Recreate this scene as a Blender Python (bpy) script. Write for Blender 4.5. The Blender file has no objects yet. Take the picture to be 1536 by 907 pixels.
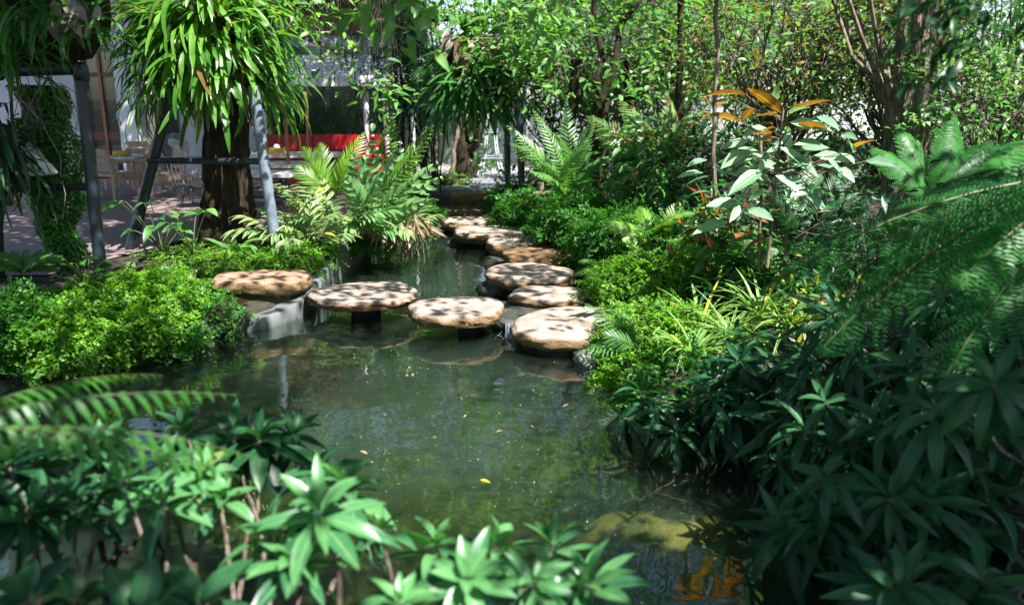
import bpy, math
import numpy as np
from mathutils import Vector

SC = bpy.context.scene
COL = SC.collection
RNG = np.random.default_rng(11)
rad = math.radians

# ------------------------------------------------------------------ camera
CAMZ, PITCH, FPX = 2.1, rad(14.0), 1250.0
cam_d = bpy.data.cameras.new("camera")
cam = bpy.data.objects.new("camera", cam_d)
COL.objects.link(cam)
cam.location = (0, 0, CAMZ)
cam.rotation_euler = (rad(90) - PITCH, 0, 0)
cam_d.sensor_width = 36.0
cam_d.lens = 36.0 * FPX / 1536.0
cam_d.clip_start = 0.05
cam_d.clip_end = 600
cam_d.dof.use_dof = True
cam_d.dof.focus_distance = 7.4
cam_d.dof.aperture_fstop = 1.45
SC.camera = cam

# ------------------------------------------------------------------ light
SUN_EL = rad(57)
SH = np.array([0.74, -0.67]); SH /= np.linalg.norm(SH)
SUN = np.array([SH[0] * math.cos(SUN_EL), SH[1] * math.cos(SUN_EL), math.sin(SUN_EL)])
sd = bpy.data.lights.new("sun", 'SUN')
sd.energy = 5.0
sd.angle = rad(0.5)
sd.color = (1.0, 0.975, 0.93)
so = bpy.data.objects.new("sun", sd)
COL.objects.link(so)
so.rotation_euler = Vector(SUN).to_track_quat('Z', 'Y').to_euler()
W = bpy.data.worlds.new("World")
SC.world = W
W.use_nodes = True
wn = W.node_tree
sky = wn.nodes.new("ShaderNodeTexSky")
sky.sky_type = 'NISHITA'
sky.sun_disc = False
sky.sun_elevation = SUN_EL
sky.sun_rotation = math.atan2(SUN[0], SUN[1])
bgn = wn.nodes["Background"]
wn.links.new(sky.outputs[0], bgn.inputs[0])
bgn.inputs[1].default_value = 0.08
SC.view_settings.view_transform = 'Standard'
SC.view_settings.look = 'None'
SC.view_settings.exposure = 1.74
SC.view_settings.gamma = 1.0
SC.cycles.use_denoising = True
SC.cycles.max_bounces = 8
SC.cycles.volume_bounces = 1
SC.cycles.transparent_max_bounces = 12
SC.cycles.caustics_reflective = False
SC.cycles.caustics_refractive = False
SC.cycles.sample_clamp_indirect = 6.0


def ray(px, py):
    u = (px - 768.0) / FPX
    v = (py - 453.5) / FPX
    return np.array([u, math.cos(PITCH) - v * math.sin(PITCH), -math.sin(PITCH) - v * math.cos(PITCH)])


def P(px, py, Y=None, z=None):
    """world point seen at a pixel of the photograph, at a distance Y or a height z"""
    r = ray(px, py)
    t = Y / r[1] if Y is not None else (z - CAMZ) / r[2]
    return np.array([0, 0, CAMZ]) + r * t


def M_(px, Y):
    return px * Y / FPX


# ------------------------------------------------------------------ mesh builder
def nrm(v):
    v = np.asarray(v, float)
    return v / np.maximum(np.linalg.norm(v, axis=-1, keepdims=True), 1e-9)


class MB:
    def __init__(s):
        s.V = []; s.F = {3: [], 4: []}; s.Mi = {3: [], 4: []}; s.A = []; s.n = 0

    def add(s, V, F, A=None, mat=0):
        V = np.asarray(V, float).reshape(-1, 3)
        F = np.asarray(F, int)
        k = F.shape[1]
        s.V.append(V)
        if A is None:
            A = np.tile(np.array([[0.5, 0, 0, 0.5]]), (len(V), 1))
        s.A.append(A)
        s.F[k].append(F + s.n)
        s.Mi[k].append(np.full(len(F), mat, int))
        s.n += len(V)

    def box(s, c, size, rz=0.0, mat=0, rx=0.0, bev=0.0):
        hx, hy, hz = [q / 2 for q in size]
        V = np.array([[x, y, z] for z in (-hz, hz) for y in (-hy, hy) for x in (-hx, hx)], float)
        F = [[0, 2, 3, 1], [4, 5, 7, 6], [0, 1, 5, 4], [2, 6, 7, 3], [0, 4, 6, 2], [1, 3, 7, 5]]
        if rx:
            c_, s_ = math.cos(rx), math.sin(rx)
            V = V @ np.array([[1, 0, 0], [0, c_, s_], [0, -s_, c_]])
        if rz:
            c_, s_ = math.cos(rz), math.sin(rz)
            V = V @ np.array([[c_, s_, 0], [-s_, c_, 0], [0, 0, 1]])
        s.add(V + np.asarray(c, float), F, mat=mat)

    def tube(s, pts, r, ns=6, mat=0, cap=True, rnd=0.5, lump=0.0, rng=None):
        pts = np.asarray(pts, float)
        n = len(pts)
        r = np.broadcast_to(np.asarray(r, float), (n,))
        T = np.gradient(pts, axis=0)
        T = nrm(T)
        ref = np.array([0, 0, 1.0]) if abs(T[:, 2]).mean() < .8 else np.array([1.0, 0.13, 0])
        S = nrm(np.cross(T, ref)); U = np.cross(S, T)
        a = np.arange(ns) * 2 * math.pi / ns
        rr = r[:, None] * np.ones((1, ns))
        if lump:
            g = rng or RNG
            ph = g.uniform(0, 6.28, 6)
            zz = np.linspace(0, 1, n)[:, None]
            rr = rr * (1 + lump * (np.sin(3 * a[None] + ph[0] + 4 * zz) + .7 * np.sin(7 * a[None] + ph[1] + 9 * zz) + .6 * np.sin(11 * a[None] - 14 * zz + ph[2])
                       + .7 * g.normal(size=(n, ns))))
        V = pts[:, None] + rr[..., None] * (np.cos(a)[None, :, None] * S[:, None] + np.sin(a)[None, :, None] * U[:, None])
        i = np.arange(n - 1)[:, None] * ns; j = np.arange(ns)[None]; j2 = (j + 1) % ns
        F = np.stack([i + j, i + j2, i + ns + j2, i + ns + j], -1).reshape(-1, 4)
        A = np.zeros((n * ns, 4)); A[:, 0] = rnd; A[:, 1] = np.repeat(np.linspace(0, 1, n), ns); A[:, 3] = rnd
        s.add(V, F, A, mat)
        if cap and ns >= 3:
            for e, o in ((0, 1), (n - 1, -1)):
                b = np.vstack([V[e], pts[e][None]])
                k = np.arange(ns)
                f = np.stack([k, (k + 1) % ns, np.full(ns, ns)], 1)[:, ::o]
                s.add(b, f, np.tile(A[e * ns], (ns + 1, 1)), mat)

    def lathe(s, c, prof, ns=16, mat=0):
        prof = np.asarray(prof, float)
        a = np.arange(ns) * 2 * math.pi / ns
        V = np.stack([prof[:, 0:1] * np.cos(a), prof[:, 0:1] * np.sin(a), np.repeat(prof[:, 1:2], ns, 1)], -1) + np.asarray(c, float)
        n = len(prof)
        i = np.arange(n - 1)[:, None] * ns; j = np.arange(ns)[None]; j2 = (j + 1) % ns
        s.add(V, np.stack([i + j, i + j2, i + ns + j2, i + ns + j], -1).reshape(-1, 4), mat=mat)

    def sheet(s, pts, mat=0):
        """a flat polygon as a triangle fan round its middle"""
        pts = np.asarray(pts, float)
        n = len(pts); k = np.arange(n)
        s.add(np.vstack([pts, pts.mean(0)]), np.stack([k, (k + 1) % n, np.full(n, n)], 1), mat=mat)

    def build(s, name, mats, parent=None, smooth=True, local=False):
        if not isinstance(mats, (list, tuple)):
            mats = [mats]
        V = np.concatenate(s.V); A = np.concatenate(s.A)
        if parent is not None and not local:
            p = parent
            while p is not None:
                V = V - np.array(p.location)
                p = p.parent
        fs = [np.concatenate(s.F[k]) for k in (3, 4) if s.F[k]]
        mi = np.concatenate([np.concatenate(s.Mi[k]) for k in (3, 4) if s.F[k]])
        loops = np.concatenate([f.ravel() for f in fs])
        tot = np.concatenate([np.full(len(f), f.shape[1]) for f in fs])
        me = bpy.data.meshes.new(name)
        me.vertices.add(len(V)); me.vertices.foreach_set("co", V.ravel().astype(np.float32))
        me.loops.add(len(loops)); me.loops.foreach_set("vertex_index", loops.astype(np.int32))
        me.polygons.add(len(tot))
        me.polygons.foreach_set("loop_start", (np.cumsum(tot) - tot).astype(np.int32))
        me.polygons.foreach_set("material_index", mi.astype(np.int32))
        me.polygons.foreach_set("use_smooth", np.full(len(tot), smooth))
        at = me.attributes.new("leaf", 'FLOAT_COLOR', 'POINT')
        at.data.foreach_set("color", A.ravel().astype(np.float32))
        for m in mats:
            me.materials.append(m)
        me.update(calc_edges=True)
        o = bpy.data.objects.new(name, me)
        COL.objects.link(o)
        if parent is not None:
            o.parent = parent
        return o


def tag(o, label=None, cat=None, group=None, kind=None):
    for k, v in (("label", label), ("category", cat), ("group", group), ("kind", kind)):
        if v:
            o[k] = v
    return o


def thing(name, label, cat, loc=(0, 0, 0), rz=0.0, group=None):
    o = bpy.data.objects.new(name, None)
    COL.objects.link(o)
    o.location = [float(q) for q in loc]
    o.rotation_euler = (0, 0, rz)
    o.empty_display_size = .1
    return tag(o, label, cat, group)


# ------------------------------------------------------------------ materials
def mat_new(name):
    m = bpy.data.materials.new(name)
    m.use_nodes = True
    nt = m.node_tree
    nt.nodes.clear()
    out = nt.nodes.new("ShaderNodeOutputMaterial")
    return m, nt, out


def N(nt, t, **kw):
    n = nt.nodes.new(t)
    for k, v in kw.items():
        if k.startswith('i_'):
            n.inputs[int(k[2:])].default_value = v
        else:
            setattr(n, k, v)
    return n


def mixrgb(nt, fac, a, b, mode='MIX'):
    n = nt.nodes.new("ShaderNodeMix")
    n.data_type = 'RGBA'; n.blend_type = mode
    for sock, v in ((n.inputs[0], fac), (n.inputs[6], a), (n.inputs[7], b)):
        if isinstance(v, (int, float)):
            sock.default_value = v
        elif isinstance(v, tuple):
            sock.default_value = (*v, 1) if len(v) == 3 else v
        else:
            nt.links.new(v, sock)
    return n.outputs[2]


def ramp(nt, src, lo, hi, a=0.0, b=1.0):
    n = nt.nodes.new("ShaderNodeMapRange")
    n.interpolation_type = 'SMOOTHSTEP'
    nt.links.new(src, n.inputs[0])
    for i, v in zip((1, 2, 3, 4), (lo, hi, a, b)):
        n.inputs[i].default_value = v
    return n.outputs[0]


def noise(nt, scale, detail=3, vec=None, rough=.55):
    n = nt.nodes.new("ShaderNodeTexNoise")
    n.inputs["Scale"].default_value = scale
    n.inputs["Detail"].default_value = detail
    n.inputs["Roughness"].default_value = rough
    if vec is not None:
        nt.links.new(vec, n.inputs["Vector"])
    return n.outputs[0]


def objco(nt, scale=(1, 1, 1)):
    tc = nt.nodes.new("ShaderNodeTexCoord")
    mp = nt.nodes.new("ShaderNodeMapping")
    mp.inputs["Scale"].default_value = scale
    nt.links.new(tc.outputs["Object"], mp.inputs[0])
    return mp.outputs[0]


def leaf_mat(name, dark, light, rib=None, tip=None, edge=None, trans=.35, rough=.38, tcol=None, dead=None, spec=.5, mott=.5, spots=False):
    """a leaf: each blade its own tone, a paler midrib, glossy face, light shining through"""
    m, nt, out = mat_new(name)
    at = N(nt, "ShaderNodeAttribute", attribute_name="leaf")
    sp = N(nt, "ShaderNodeSeparateColor")
    nt.links.new(at.outputs["Color"], sp.inputs[0])
    al = at.outputs["Alpha"]
    c = mixrgb(nt, ramp(nt, sp.outputs[0], 0.05, .95), dark, light)
    nz = noise(nt, 9.0, 3, objco(nt))
    c = mixrgb(nt, ramp(nt, nz, .45, .75, 0, mott), c, tuple(q * .55 for q in dark))
    if tip is not None:
        c = mixrgb(nt, ramp(nt, sp.outputs[1], .55, 1.0, 0, .75), c, tip)
    if edge is not None:
        c = mixrgb(nt, ramp(nt, sp.outputs[2], .45, .95, 0, .9), c, edge)
    if rib is not None:
        c = mixrgb(nt, ramp(nt, sp.outputs[2], .0, .16, .75, 0), c, rib)
    if spots:
        c = mixrgb(nt, ramp(nt, noise(nt, 55, 4, objco(nt), .7), .66, .72, 0, .7), c, (.10, .07, .02))
    if dead is not None:
        c = mixrgb(nt, ramp(nt, al, dead[1], dead[1] + .02), c, dead[0])
    b = N(nt, "ShaderNodeBsdfPrincipled")
    nt.links.new(c, b.inputs["Base Color"])
    b.inputs["Roughness"].default_value = rough
    b.inputs["Specular IOR Level"].default_value = spec
    tr = N(nt, "ShaderNodeBsdfTranslucent")
    nt.links.new(mixrgb(nt, 1.0, c, tcol or (1.7, 1.9, .8), 'MULTIPLY'), tr.inputs[0])
    mx = N(nt, "ShaderNodeMixShader", i_0=trans)
    nt.links.new(b.outputs[0], mx.inputs[1]); nt.links.new(tr.outputs[0], mx.inputs[2])
    nt.links.new(mx.outputs[0], out.inputs[0])
    return m


def solid_mat(name, c1, c2=None, scale=6, rough=.6, bump=.0, bscale=30, metal=0.0, stretch=(1, 1, 1), spec=.5, c3=None):
    m, nt, out = mat_new(name)
    b = N(nt, "ShaderNodeBsdfPrincipled")
    co = objco(nt, stretch)
    c = mixrgb(nt, ramp(nt, noise(nt, scale, 5, co), .35, .68), c1, c2 or tuple(q * .7 for q in c1))
    if c3 is not None:
        c = mixrgb(nt, ramp(nt, noise(nt, scale * 2.7, 6, co, .7), .52, .68, 0, .8), c, c3)
    nt.links.new(c, b.inputs["Base Color"])
    b.inputs["Roughness"].default_value = rough
    b.inputs["Metallic"].default_value = metal
    b.inputs["Specular IOR Level"].default_value = spec
    if bump:
        bp = N(nt, "ShaderNodeBump")
        bp.inputs["Strength"].default_value = bump
        bp.inputs["Distance"].default_value = .02
        nt.links.new(noise(nt, bscale, 6, co, .65), bp.inputs["Height"])
        nt.links.new(bp.outputs[0], b.inputs["Normal"])
    nt.links.new(b.outputs[0], out.inputs[0])
    return m


def stone_mat(name, c1, c2, c3, moss=(.06, .075, .02)):
    m, nt, out = mat_new(name)
    b = N(nt, "ShaderNodeBsdfPrincipled")
    co = objco(nt)
    c = mixrgb(nt, ramp(nt, noise(nt, 5, 6, co, .6), .35, .68), c1, c2)
    c = mixrgb(nt, ramp(nt, noise(nt, 28, 5, co, .7), .55, .72, 0, .7), c, c3)
    c = mixrgb(nt, ramp(nt, noise(nt, 3.1, 4, co), .52, .7, 0, .45), c, (c1[0] * .42, c1[1] * .45, c1[2] * .42))
    c = mixrgb(nt, ramp(nt, noise(nt, 2.2, 6, co, .75), .56, .66, 0, .55), c, (.13, .12, .075))
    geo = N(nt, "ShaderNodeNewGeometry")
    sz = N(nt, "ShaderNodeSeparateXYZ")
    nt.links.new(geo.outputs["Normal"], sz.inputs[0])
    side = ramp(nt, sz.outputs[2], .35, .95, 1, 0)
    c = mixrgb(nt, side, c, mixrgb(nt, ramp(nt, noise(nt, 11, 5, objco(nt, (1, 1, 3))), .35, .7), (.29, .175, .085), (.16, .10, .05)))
    sp = N(nt, "ShaderNodeSeparateXYZ")
    tc = N(nt, "ShaderNodeTexCoord")
    nt.links.new(tc.outputs["Object"], sp.inputs[0])
    low = ramp(nt, sp.outputs[2], -.12, -.045, .95, 0)
    nm = N(nt, "ShaderNodeMath", operation='MULTIPLY')
    nt.links.new(low, nm.inputs[0]); nt.links.new(ramp(nt, noise(nt, 8, 4, co), .3, .6), nm.inputs[1])
    c = mixrgb(nt, nm.outputs[0], c, moss)
    nt.links.new(c, b.inputs["Base Color"])
    b.inputs["Roughness"].default_value = .82
    b.inputs["Specular IOR Level"].default_value = .3
    bp = N(nt, "ShaderNodeBump"); bp.inputs["Strength"].default_value = .8; bp.inputs["Distance"].default_value = .03
    ad = N(nt, "ShaderNodeMath", operation='ADD')
    nt.links.new(noise(nt, 9, 7, objco(nt, (1, 1, 3.5)), .7), ad.inputs[0]); nt.links.new(noise(nt, 55, 5, co, .7), ad.inputs[1])
    nt.links.new(ad.outputs[0], bp.inputs["Height"])
    nt.links.new(bp.outputs[0], b.inputs["Normal"])
    nt.links.new(b.outputs[0], out.inputs[0])
    return m


def bark_mat(name, c1, c2, moss=None):
    m, nt, out = mat_new(name)
    b = N(nt, "ShaderNodeBsdfPrincipled")
    co = objco(nt, (1, 1, .16))
    h = noise(nt, 26, 7, co, .7)
    c = mixrgb(nt, ramp(nt, h, .38, .62), c1, c2)
    if moss:
        c = mixrgb(nt, ramp(nt, noise(nt, 4, 5, objco(nt)), .52, .7, 0, .8), c, moss)
    nt.links.new(c, b.inputs["Base Color"])
    b.inputs["Roughness"].default_value = .9
    b.inputs["Specular IOR Level"].default_value = .2
    bp = N(nt, "ShaderNodeBump"); bp.inputs["Strength"].default_value = 1.0; bp.inputs["Distance"].default_value = .04
    nt.links.new(h, bp.inputs["Height"]); nt.links.new(bp.outputs[0], b.inputs["Normal"])
    nt.links.new(b.outputs[0], out.inputs[0])
    return m


def brick_mat(name, c1, c2, mortar, scale, bw=.5, rh=.25, mort=.02, bump=.4, rough=.8, axis='XY'):
    m, nt, out = mat_new(name)
    b = N(nt, "ShaderNodeBsdfPrincipled")
    tc = N(nt, "ShaderNodeTexCoord")
    vec = tc.outputs["Object"]
    if axis == 'XZ':
        sx = N(nt, "ShaderNodeSeparateXYZ"); cx = N(nt, "ShaderNodeCombineXYZ")
        nt.links.new(vec, sx.inputs[0]); nt.links.new(sx.outputs[0], cx.inputs[0]); nt.links.new(sx.outputs[2], cx.inputs[1])
        vec = cx.outputs[0]
    bk = N(nt, "ShaderNodeTexBrick")
    nt.links.new(vec, bk.inputs["Vector"])
    for k, v in (("Color1", c1), ("Color2", c2), ("Mortar", mortar)):
        bk.inputs[k].default_value = (*v, 1)
    bk.inputs["Scale"].default_value = scale
    bk.inputs["Mortar Size"].default_value = mort
    bk.inputs["Brick Width"].default_value = bw
    bk.inputs["Row Height"].default_value = rh
    c = mixrgb(nt, ramp(nt, noise(nt, 3.5, 6, vec, .65), .4, .7, 0, .5), bk.outputs[0], tuple(q * .45 for q in c1))
    nt.links.new(c, b.inputs["Base Color"])
    b.inputs["Roughness"].default_value = rough
    bp = N(nt, "ShaderNodeBump"); bp.inputs["Strength"].default_value = bump; bp.inputs["Distance"].default_value = .01; bp.invert = True
    nt.links.new(bk.outputs["Fac"], bp.inputs["Height"]); nt.links.new(bp.outputs[0], b.inputs["Normal"])
    nt.links.new(b.outputs[0], out.inputs[0])
    return m


def water_mat():
    m, nt, out = mat_new("pond_water")
    tc = N(nt, "ShaderNodeTexCoord")
    ob = tc.outputs["Object"]
    mp = N(nt, "ShaderNodeMapping"); nt.links.new(ob, mp.inputs[0])
    mp.inputs["Scale"].default_value = (1, 1.5, 1)
    a = noise(nt, 1.9, 1, mp.outputs[0], .4)
    bb = noise(nt, 6.0, 1, mp.outputs[0], .4)
    ad = N(nt, "ShaderNodeMath", operation='MULTIPLY_ADD'); ad.inputs[1].default_value = .15
    nt.links.new(bb, ad.inputs[0]); nt.links.new(a, ad.inputs[2])
    bp = N(nt, "ShaderNodeBump"); bp.inputs["Strength"].default_value = .25; bp.inputs["Distance"].default_value = .028
    nt.links.new(ad.outputs[0], bp.inputs["Height"])
    fr = N(nt, "ShaderNodeFresnel"); gb = N(nt, "ShaderNodeNewGeometry"); mr = N(nt, "ShaderNodeMapRange"); nt.links.new(gb.outputs["Backfacing"], mr.inputs[0]); mr.inputs[3].default_value = 1.95; mr.inputs[4].default_value = 1 / 1.95; nt.links.new(mr.outputs[0], fr.inputs[0])
    nt.links.new(bp.outputs[0], fr.inputs[1])
    gl = N(nt, "ShaderNodeBsdfGlossy"); gl.inputs["Roughness"].default_value = .02
    nt.links.new(bp.outputs[0], gl.inputs["Normal"])
    tr = N(nt, "ShaderNodeBsdfTransparent"); tr.inputs[0].default_value = (.92, .95, .90, 1)
    df = N(nt, "ShaderNodeBsdfDiffuse"); df.inputs[0].default_value = (.05, .075, .06, 1)
    m1 = N(nt, "ShaderNodeMixShader"); nt.links.new(ramp(nt, noise(nt, .8, 3, ob), .35, .65, .02, .12), m1.inputs[0])
    nt.links.new(tr.outputs[0], m1.inputs[1]); nt.links.new(df.outputs[0], m1.inputs[2])
    m2 = N(nt, "ShaderNodeMixShader")
    nt.links.new(fr.outputs[0], m2.inputs[0]); nt.links.new(m1.outputs[0], m2.inputs[1]); nt.links.new(gl.outputs[0], m2.inputs[2])
    nt.links.new(m2.outputs[0], out.inputs[0])
    vs = N(nt, "ShaderNodeVolumeScatter"); vs.inputs["Color"].default_value = (.52, .74, .70, 1); vs.inputs["Density"].default_value = .38; vs.inputs["Anisotropy"].default_value = .2
    va = N(nt, "ShaderNodeVolumeAbsorption"); va.inputs["Color"].default_value = (.50, .62, .42, 1); va.inputs["Density"].default_value = 2.9
    ad2 = N(nt, "ShaderNodeAddShader"); nt.links.new(vs.outputs[0], ad2.inputs[0]); nt.links.new(va.outputs[0], ad2.inputs[1])
    nt.links.new(ad2.outputs[0], out.inputs[1])
    return m


def glass_mat(name, tint, mixf=.6):
    m, nt, out = mat_new(name)
    fr = N(nt, "ShaderNodeFresnel"); fr.inputs[0].default_value = 1.5
    gl = N(nt, "ShaderNodeBsdfGlossy"); gl.inputs["Roughness"].default_value = .02
    df = N(nt, "ShaderNodeBsdfDiffuse"); df.inputs[0].default_value = (*tint, 1)
    tr = N(nt, "ShaderNodeBsdfTransparent")
    m1 = N(nt, "ShaderNodeMixShader", i_0=mixf)
    nt.links.new(tr.outputs[0], m1.inputs[1]); nt.links.new(df.outputs[0], m1.inputs[2])
    m2 = N(nt, "ShaderNodeMixShader")
    nt.links.new(fr.outputs[0], m2.inputs[0]); nt.links.new(m1.outputs[0], m2.inputs[1]); nt.links.new(gl.outputs[0], m2.inputs[2])
    nt.links.new(m2.outputs[0], out.inputs[0])
    return m


MT = {}
MT['strap'] = leaf_mat("strap_leaf", (.035, .14, .014), (.14, .32, .045), rib=(.13, .22, .05), trans=.38, rough=.33, tcol=(1.8, 1.7, .6), dead=((.22, .13, .05), .97))
MT['strap_dark'] = leaf_mat("dark_strap_leaf", (.010, .045, .016), (.03, .11, .03), rib=(.05, .13, .05), trans=.3, rough=.35)
MT['antler'] = leaf_mat("antler_leaf", (.025, .11, .025), (.07, .22, .045), trans=.32, rough=.42)
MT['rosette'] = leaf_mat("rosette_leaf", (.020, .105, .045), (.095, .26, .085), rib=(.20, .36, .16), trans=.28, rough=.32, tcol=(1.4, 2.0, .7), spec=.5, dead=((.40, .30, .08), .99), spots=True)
MT['rosette_shaded'] = leaf_mat("shaded_rosette_leaf", (.005, .042, .018), (.030, .12, .040), rib=(.06, .15, .06), trans=.28, rough=.42, spec=.32, spots=True)  # darker copy of the rosette leaf, deep shade put into the colour
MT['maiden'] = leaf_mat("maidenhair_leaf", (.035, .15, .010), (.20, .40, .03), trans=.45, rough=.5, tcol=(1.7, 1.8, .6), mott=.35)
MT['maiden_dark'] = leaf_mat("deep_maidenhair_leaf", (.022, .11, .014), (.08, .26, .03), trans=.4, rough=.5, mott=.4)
MT['fern'] = leaf_mat("fern_leaf", (.025, .12, .02), (.08, .24, .04), rib=(.08, .16, .04), trans=.4, rough=.42)
MT['fern_pale'] = leaf_mat("pale_fern_leaf", (.055, .18, .03), (.13, .30, .06), rib=(.12, .22, .08), trans=.38, rough=.4)
MT['treefern'] = leaf_mat("tree_fern_leaf", (.018, .12, .022), (.06, .26, .045), trans=.5, rough=.45)
MT['palm'] = leaf_mat("palm_leaf", (.06, .18, .05), (.18, .34, .12), rib=(.20, .32, .12), trans=.3, rough=.27, spec=.6, dead=((.40, .36, .05), .975))
MT['palm_yellow'] = leaf_mat("yellow_palm_leaf", (.09, .23, .02), (.20, .37, .035), rib=(.25, .3, .06), trans=.4, rough=.35)
MT['ginger'] = leaf_mat("ginger_leaf", (.06, .16, .05), (.18, .30, .12), rib=(.2, .3, .12), edge=(.45, .5, .22), trans=.3, rough=.32, dead=((.42, .36, .05), .965))
MT['grass_edge'] = leaf_mat("striped_blade", (.04, .15, .03), (.11, .27, .05), edge=(.36, .48, .14), trans=.33, rough=.4, dead=((.5, .42, .04), .95))
MT['bright'] = leaf_mat("bright_tree_leaf", (.06, .19, .04), (.19, .38, .11), rib=(.16, .32, .1), trans=.42, rough=.36, tcol=(1.4, 1.5, .6))
MT['mid'] = leaf_mat("shrub_leaf", (.03, .125, .028), (.09, .25, .06), rib=(.09, .2, .06), trans=.38, rough=.4)
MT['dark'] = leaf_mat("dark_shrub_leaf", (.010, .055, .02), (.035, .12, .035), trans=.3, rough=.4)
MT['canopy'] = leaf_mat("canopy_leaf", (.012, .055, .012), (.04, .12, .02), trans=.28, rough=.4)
MT['bronze'] = leaf_mat("bronze_leaf", (.055, .16, .035), (.16, .28, .07), rib=(.2, .2, .08), trans=.4, rough=.4, dead=((.22, .10, .02), .86), tcol=(1.8, 1.6, .6))
MT['croton'] = leaf_mat("croton_leaf", (.13, .27, .15), (.26, .42, .26), rib=(.34, .44, .25), trans=.25, rough=.33, spec=.6)
MT['croton_orange'] = leaf_mat("young_croton_leaf", tip=(.26, .07, .015), dark=(.17, .10, .02), light=(.30, .21, .05), rib=(.5, .38, .10), trans=.45, rough=.35, tcol=(1.6, 1.3, .4))
MT['croton_red'] = leaf_mat("red_croton_leaf", (.16, .035, .02), (.28, .10, .03), rib=(.3, .2, .06), trans=.35, rough=.35, tcol=(1.6, 1.0, .5))
MT['yellow'] = leaf_mat("yellow_leaf", (.35, .34, .02), (.55, .50, .05), trans=.4, rough=.4, tcol=(1.4, 1.3, .4))
MT['dry'] = leaf_mat("dry_leaf", (.16, .10, .06), (.36, .27, .19), trans=.2, rough=.8)
MT['dry_grey'] = leaf_mat("grey_dry_leaf", (.14, .11, .09), (.40, .36, .33), trans=.15, rough=.85)
MT['stem'] = solid_mat("green_stem", (.05, .09, .02), (.08, .07, .03), 20, .5)
MT['twig'] = bark_mat("twig_bark", (.08, .06, .045), (.26, .21, .17))
MT['bark'] = bark_mat("dark_bark", (.014, .010, .007), (.06, .042, .026), moss=(.022, .032, .01))
MT['bark_pale'] = bark_mat("pale_bark", (.10, .075, .05), (.30, .25, .19))
MT['root'] = solid_mat("aerial_root", (.22, .20, .17), (.10, .085, .07), 30, .8)
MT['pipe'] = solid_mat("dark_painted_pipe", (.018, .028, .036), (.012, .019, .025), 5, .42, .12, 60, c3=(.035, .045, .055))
MT['pipe_lit'] = solid_mat("sunlit_pipe", (.15, .19, .24), (.10, .13, .17), 7, .45, .12, 60, c3=(.22, .26, .30))  # paler copy of the dark pipe; sunlight on one leg put into the colour
MT['stone'] = stone_mat("tan_sandstone", (.42, .35, .30), (.29, .22, .17), (.52, .46, .41))
MT['stone_brown'] = stone_mat("brown_sandstone", (.27, .16, .085), (.17, .10, .05), (.36, .25, .15))
MT['slab'] = stone_mat("pink_sandstone", (.42, .28, .20), (.28, .16, .10), (.5, .38, .29))
MT['rock'] = solid_mat("pond_rock", (.045, .045, .038), (.022, .025, .018), 9, .6, .8, 18, c3=(.09, .095, .08))
MT['rock_pale'] = solid_mat("pale_rock", (.18, .20, .175), (.08, .09, .075), 9, .7, .8, 20, c3=(.45, .47, .43))
MT['concrete'] = solid_mat("pond_concrete", (.12, .135, .14), (.06, .07, .065), 3, .75, .35, 40, c3=(.15, .18, .13), stretch=(1, 1, .4))
MT['golden'] = stone_mat('golden_sandstone', (.42, .26, .09), (.28, .16, .05), (.5, .36, .16))
MT['pillar'] = solid_mat('wet_dark_stone', (.018, .016, .012), (.03, .028, .02), 8, .85, .6, 20, spec=.15)
MT['soil'] = solid_mat("soil", (.022, .017, .011), (.035, .028, .017), 5, .95, .8, 25, c3=(.03, .05, .012))
MT['bed'] = solid_mat("pond_bed", (.26, .20, .05), (.10, .10, .03), 3.5, .9, .5, 10, c3=(.16, .14, .04))
MT['deck'] = solid_mat("grey_deck", (.24, .25, .27), (.17, .18, .2), 4, .7, .3, 30)
MT['tile'] = brick_mat("terracotta_tile", (.25, .19, .18), (.20, .145, .135), (.12, .10, .095), 1.0, .32, .32, .008, .3, .55)
MT['brick'] = brick_mat("red_brick", (.22, .10, .075), (.17, .075, .06), (.20, .16, .14), 1.0, .24, .08, .008, .4, axis='XZ')
MT['white'] = solid_mat("white_paint", (.78, .79, .80), (.68, .70, .72), 2, .6, .05)
MT['whitewall'] = solid_mat("white_render", (.52, .55, .60), (.44, .47, .52), 1.2, .8, .15, 40)
MT['greenwall'] = solid_mat("mossy_glass_screen", (.30, .38, .33), (.12, .20, .13), 1.5, .5, .1, 20, c3=(.10, .2, .09))
MT['wood'] = solid_mat("pale_teak", (.46, .33, .24), (.35, .24, .17), 8, .6, .2, 30, stretch=(1, 1, .2))
MT['redwood'] = solid_mat("red_brown_wood", (.17, .06, .03), (.12, .04, .02), 6, .45, .15, 30, stretch=(1, 1, .2))
MT['orangewood'] = solid_mat("orange_wood", (.38, .16, .07), (.28, .11, .05), 8, .5, .15, 30, stretch=(1, 1, .2))
MT['red'] = solid_mat("red_paint", (.42, .010, .016), (.32, .007, .012), 3, .45, .08)
MT['darkred'] = solid_mat("dark_red_paint", (.22, .02, .025), (.16, .015, .02), 5, .5)
MT['black'] = solid_mat("black_iron", (.018, .018, .02), (.03, .03, .032), 10, .5, .1)
MT['grey'] = solid_mat("grey_metal", (.35, .38, .42), (.25, .28, .31), 10, .5, .1)
MT['silver'] = solid_mat('pale_grey_wire', (.55, .58, .62), (.42, .45, .5), 9, .5)
MT['yellowbox'] = solid_mat("yellow_plastic", (.60, .40, .04), (.5, .33, .03), 5, .5)
MT['tabletop'] = solid_mat("pale_tabletop", (.56, .57, .56), (.46, .47, .47), 4, .35)
MT['terracotta'] = solid_mat("terracotta_pot", (.35, .13, .07), (.25, .09, .05), 7, .8, .2)
MT['blue'] = solid_mat("blue_plastic", (.02, .22, .55), (.02, .18, .45), 5, .4)
MT['glass'] = glass_mat("dark_window_glass", (.02, .028, .032), .75)
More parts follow.
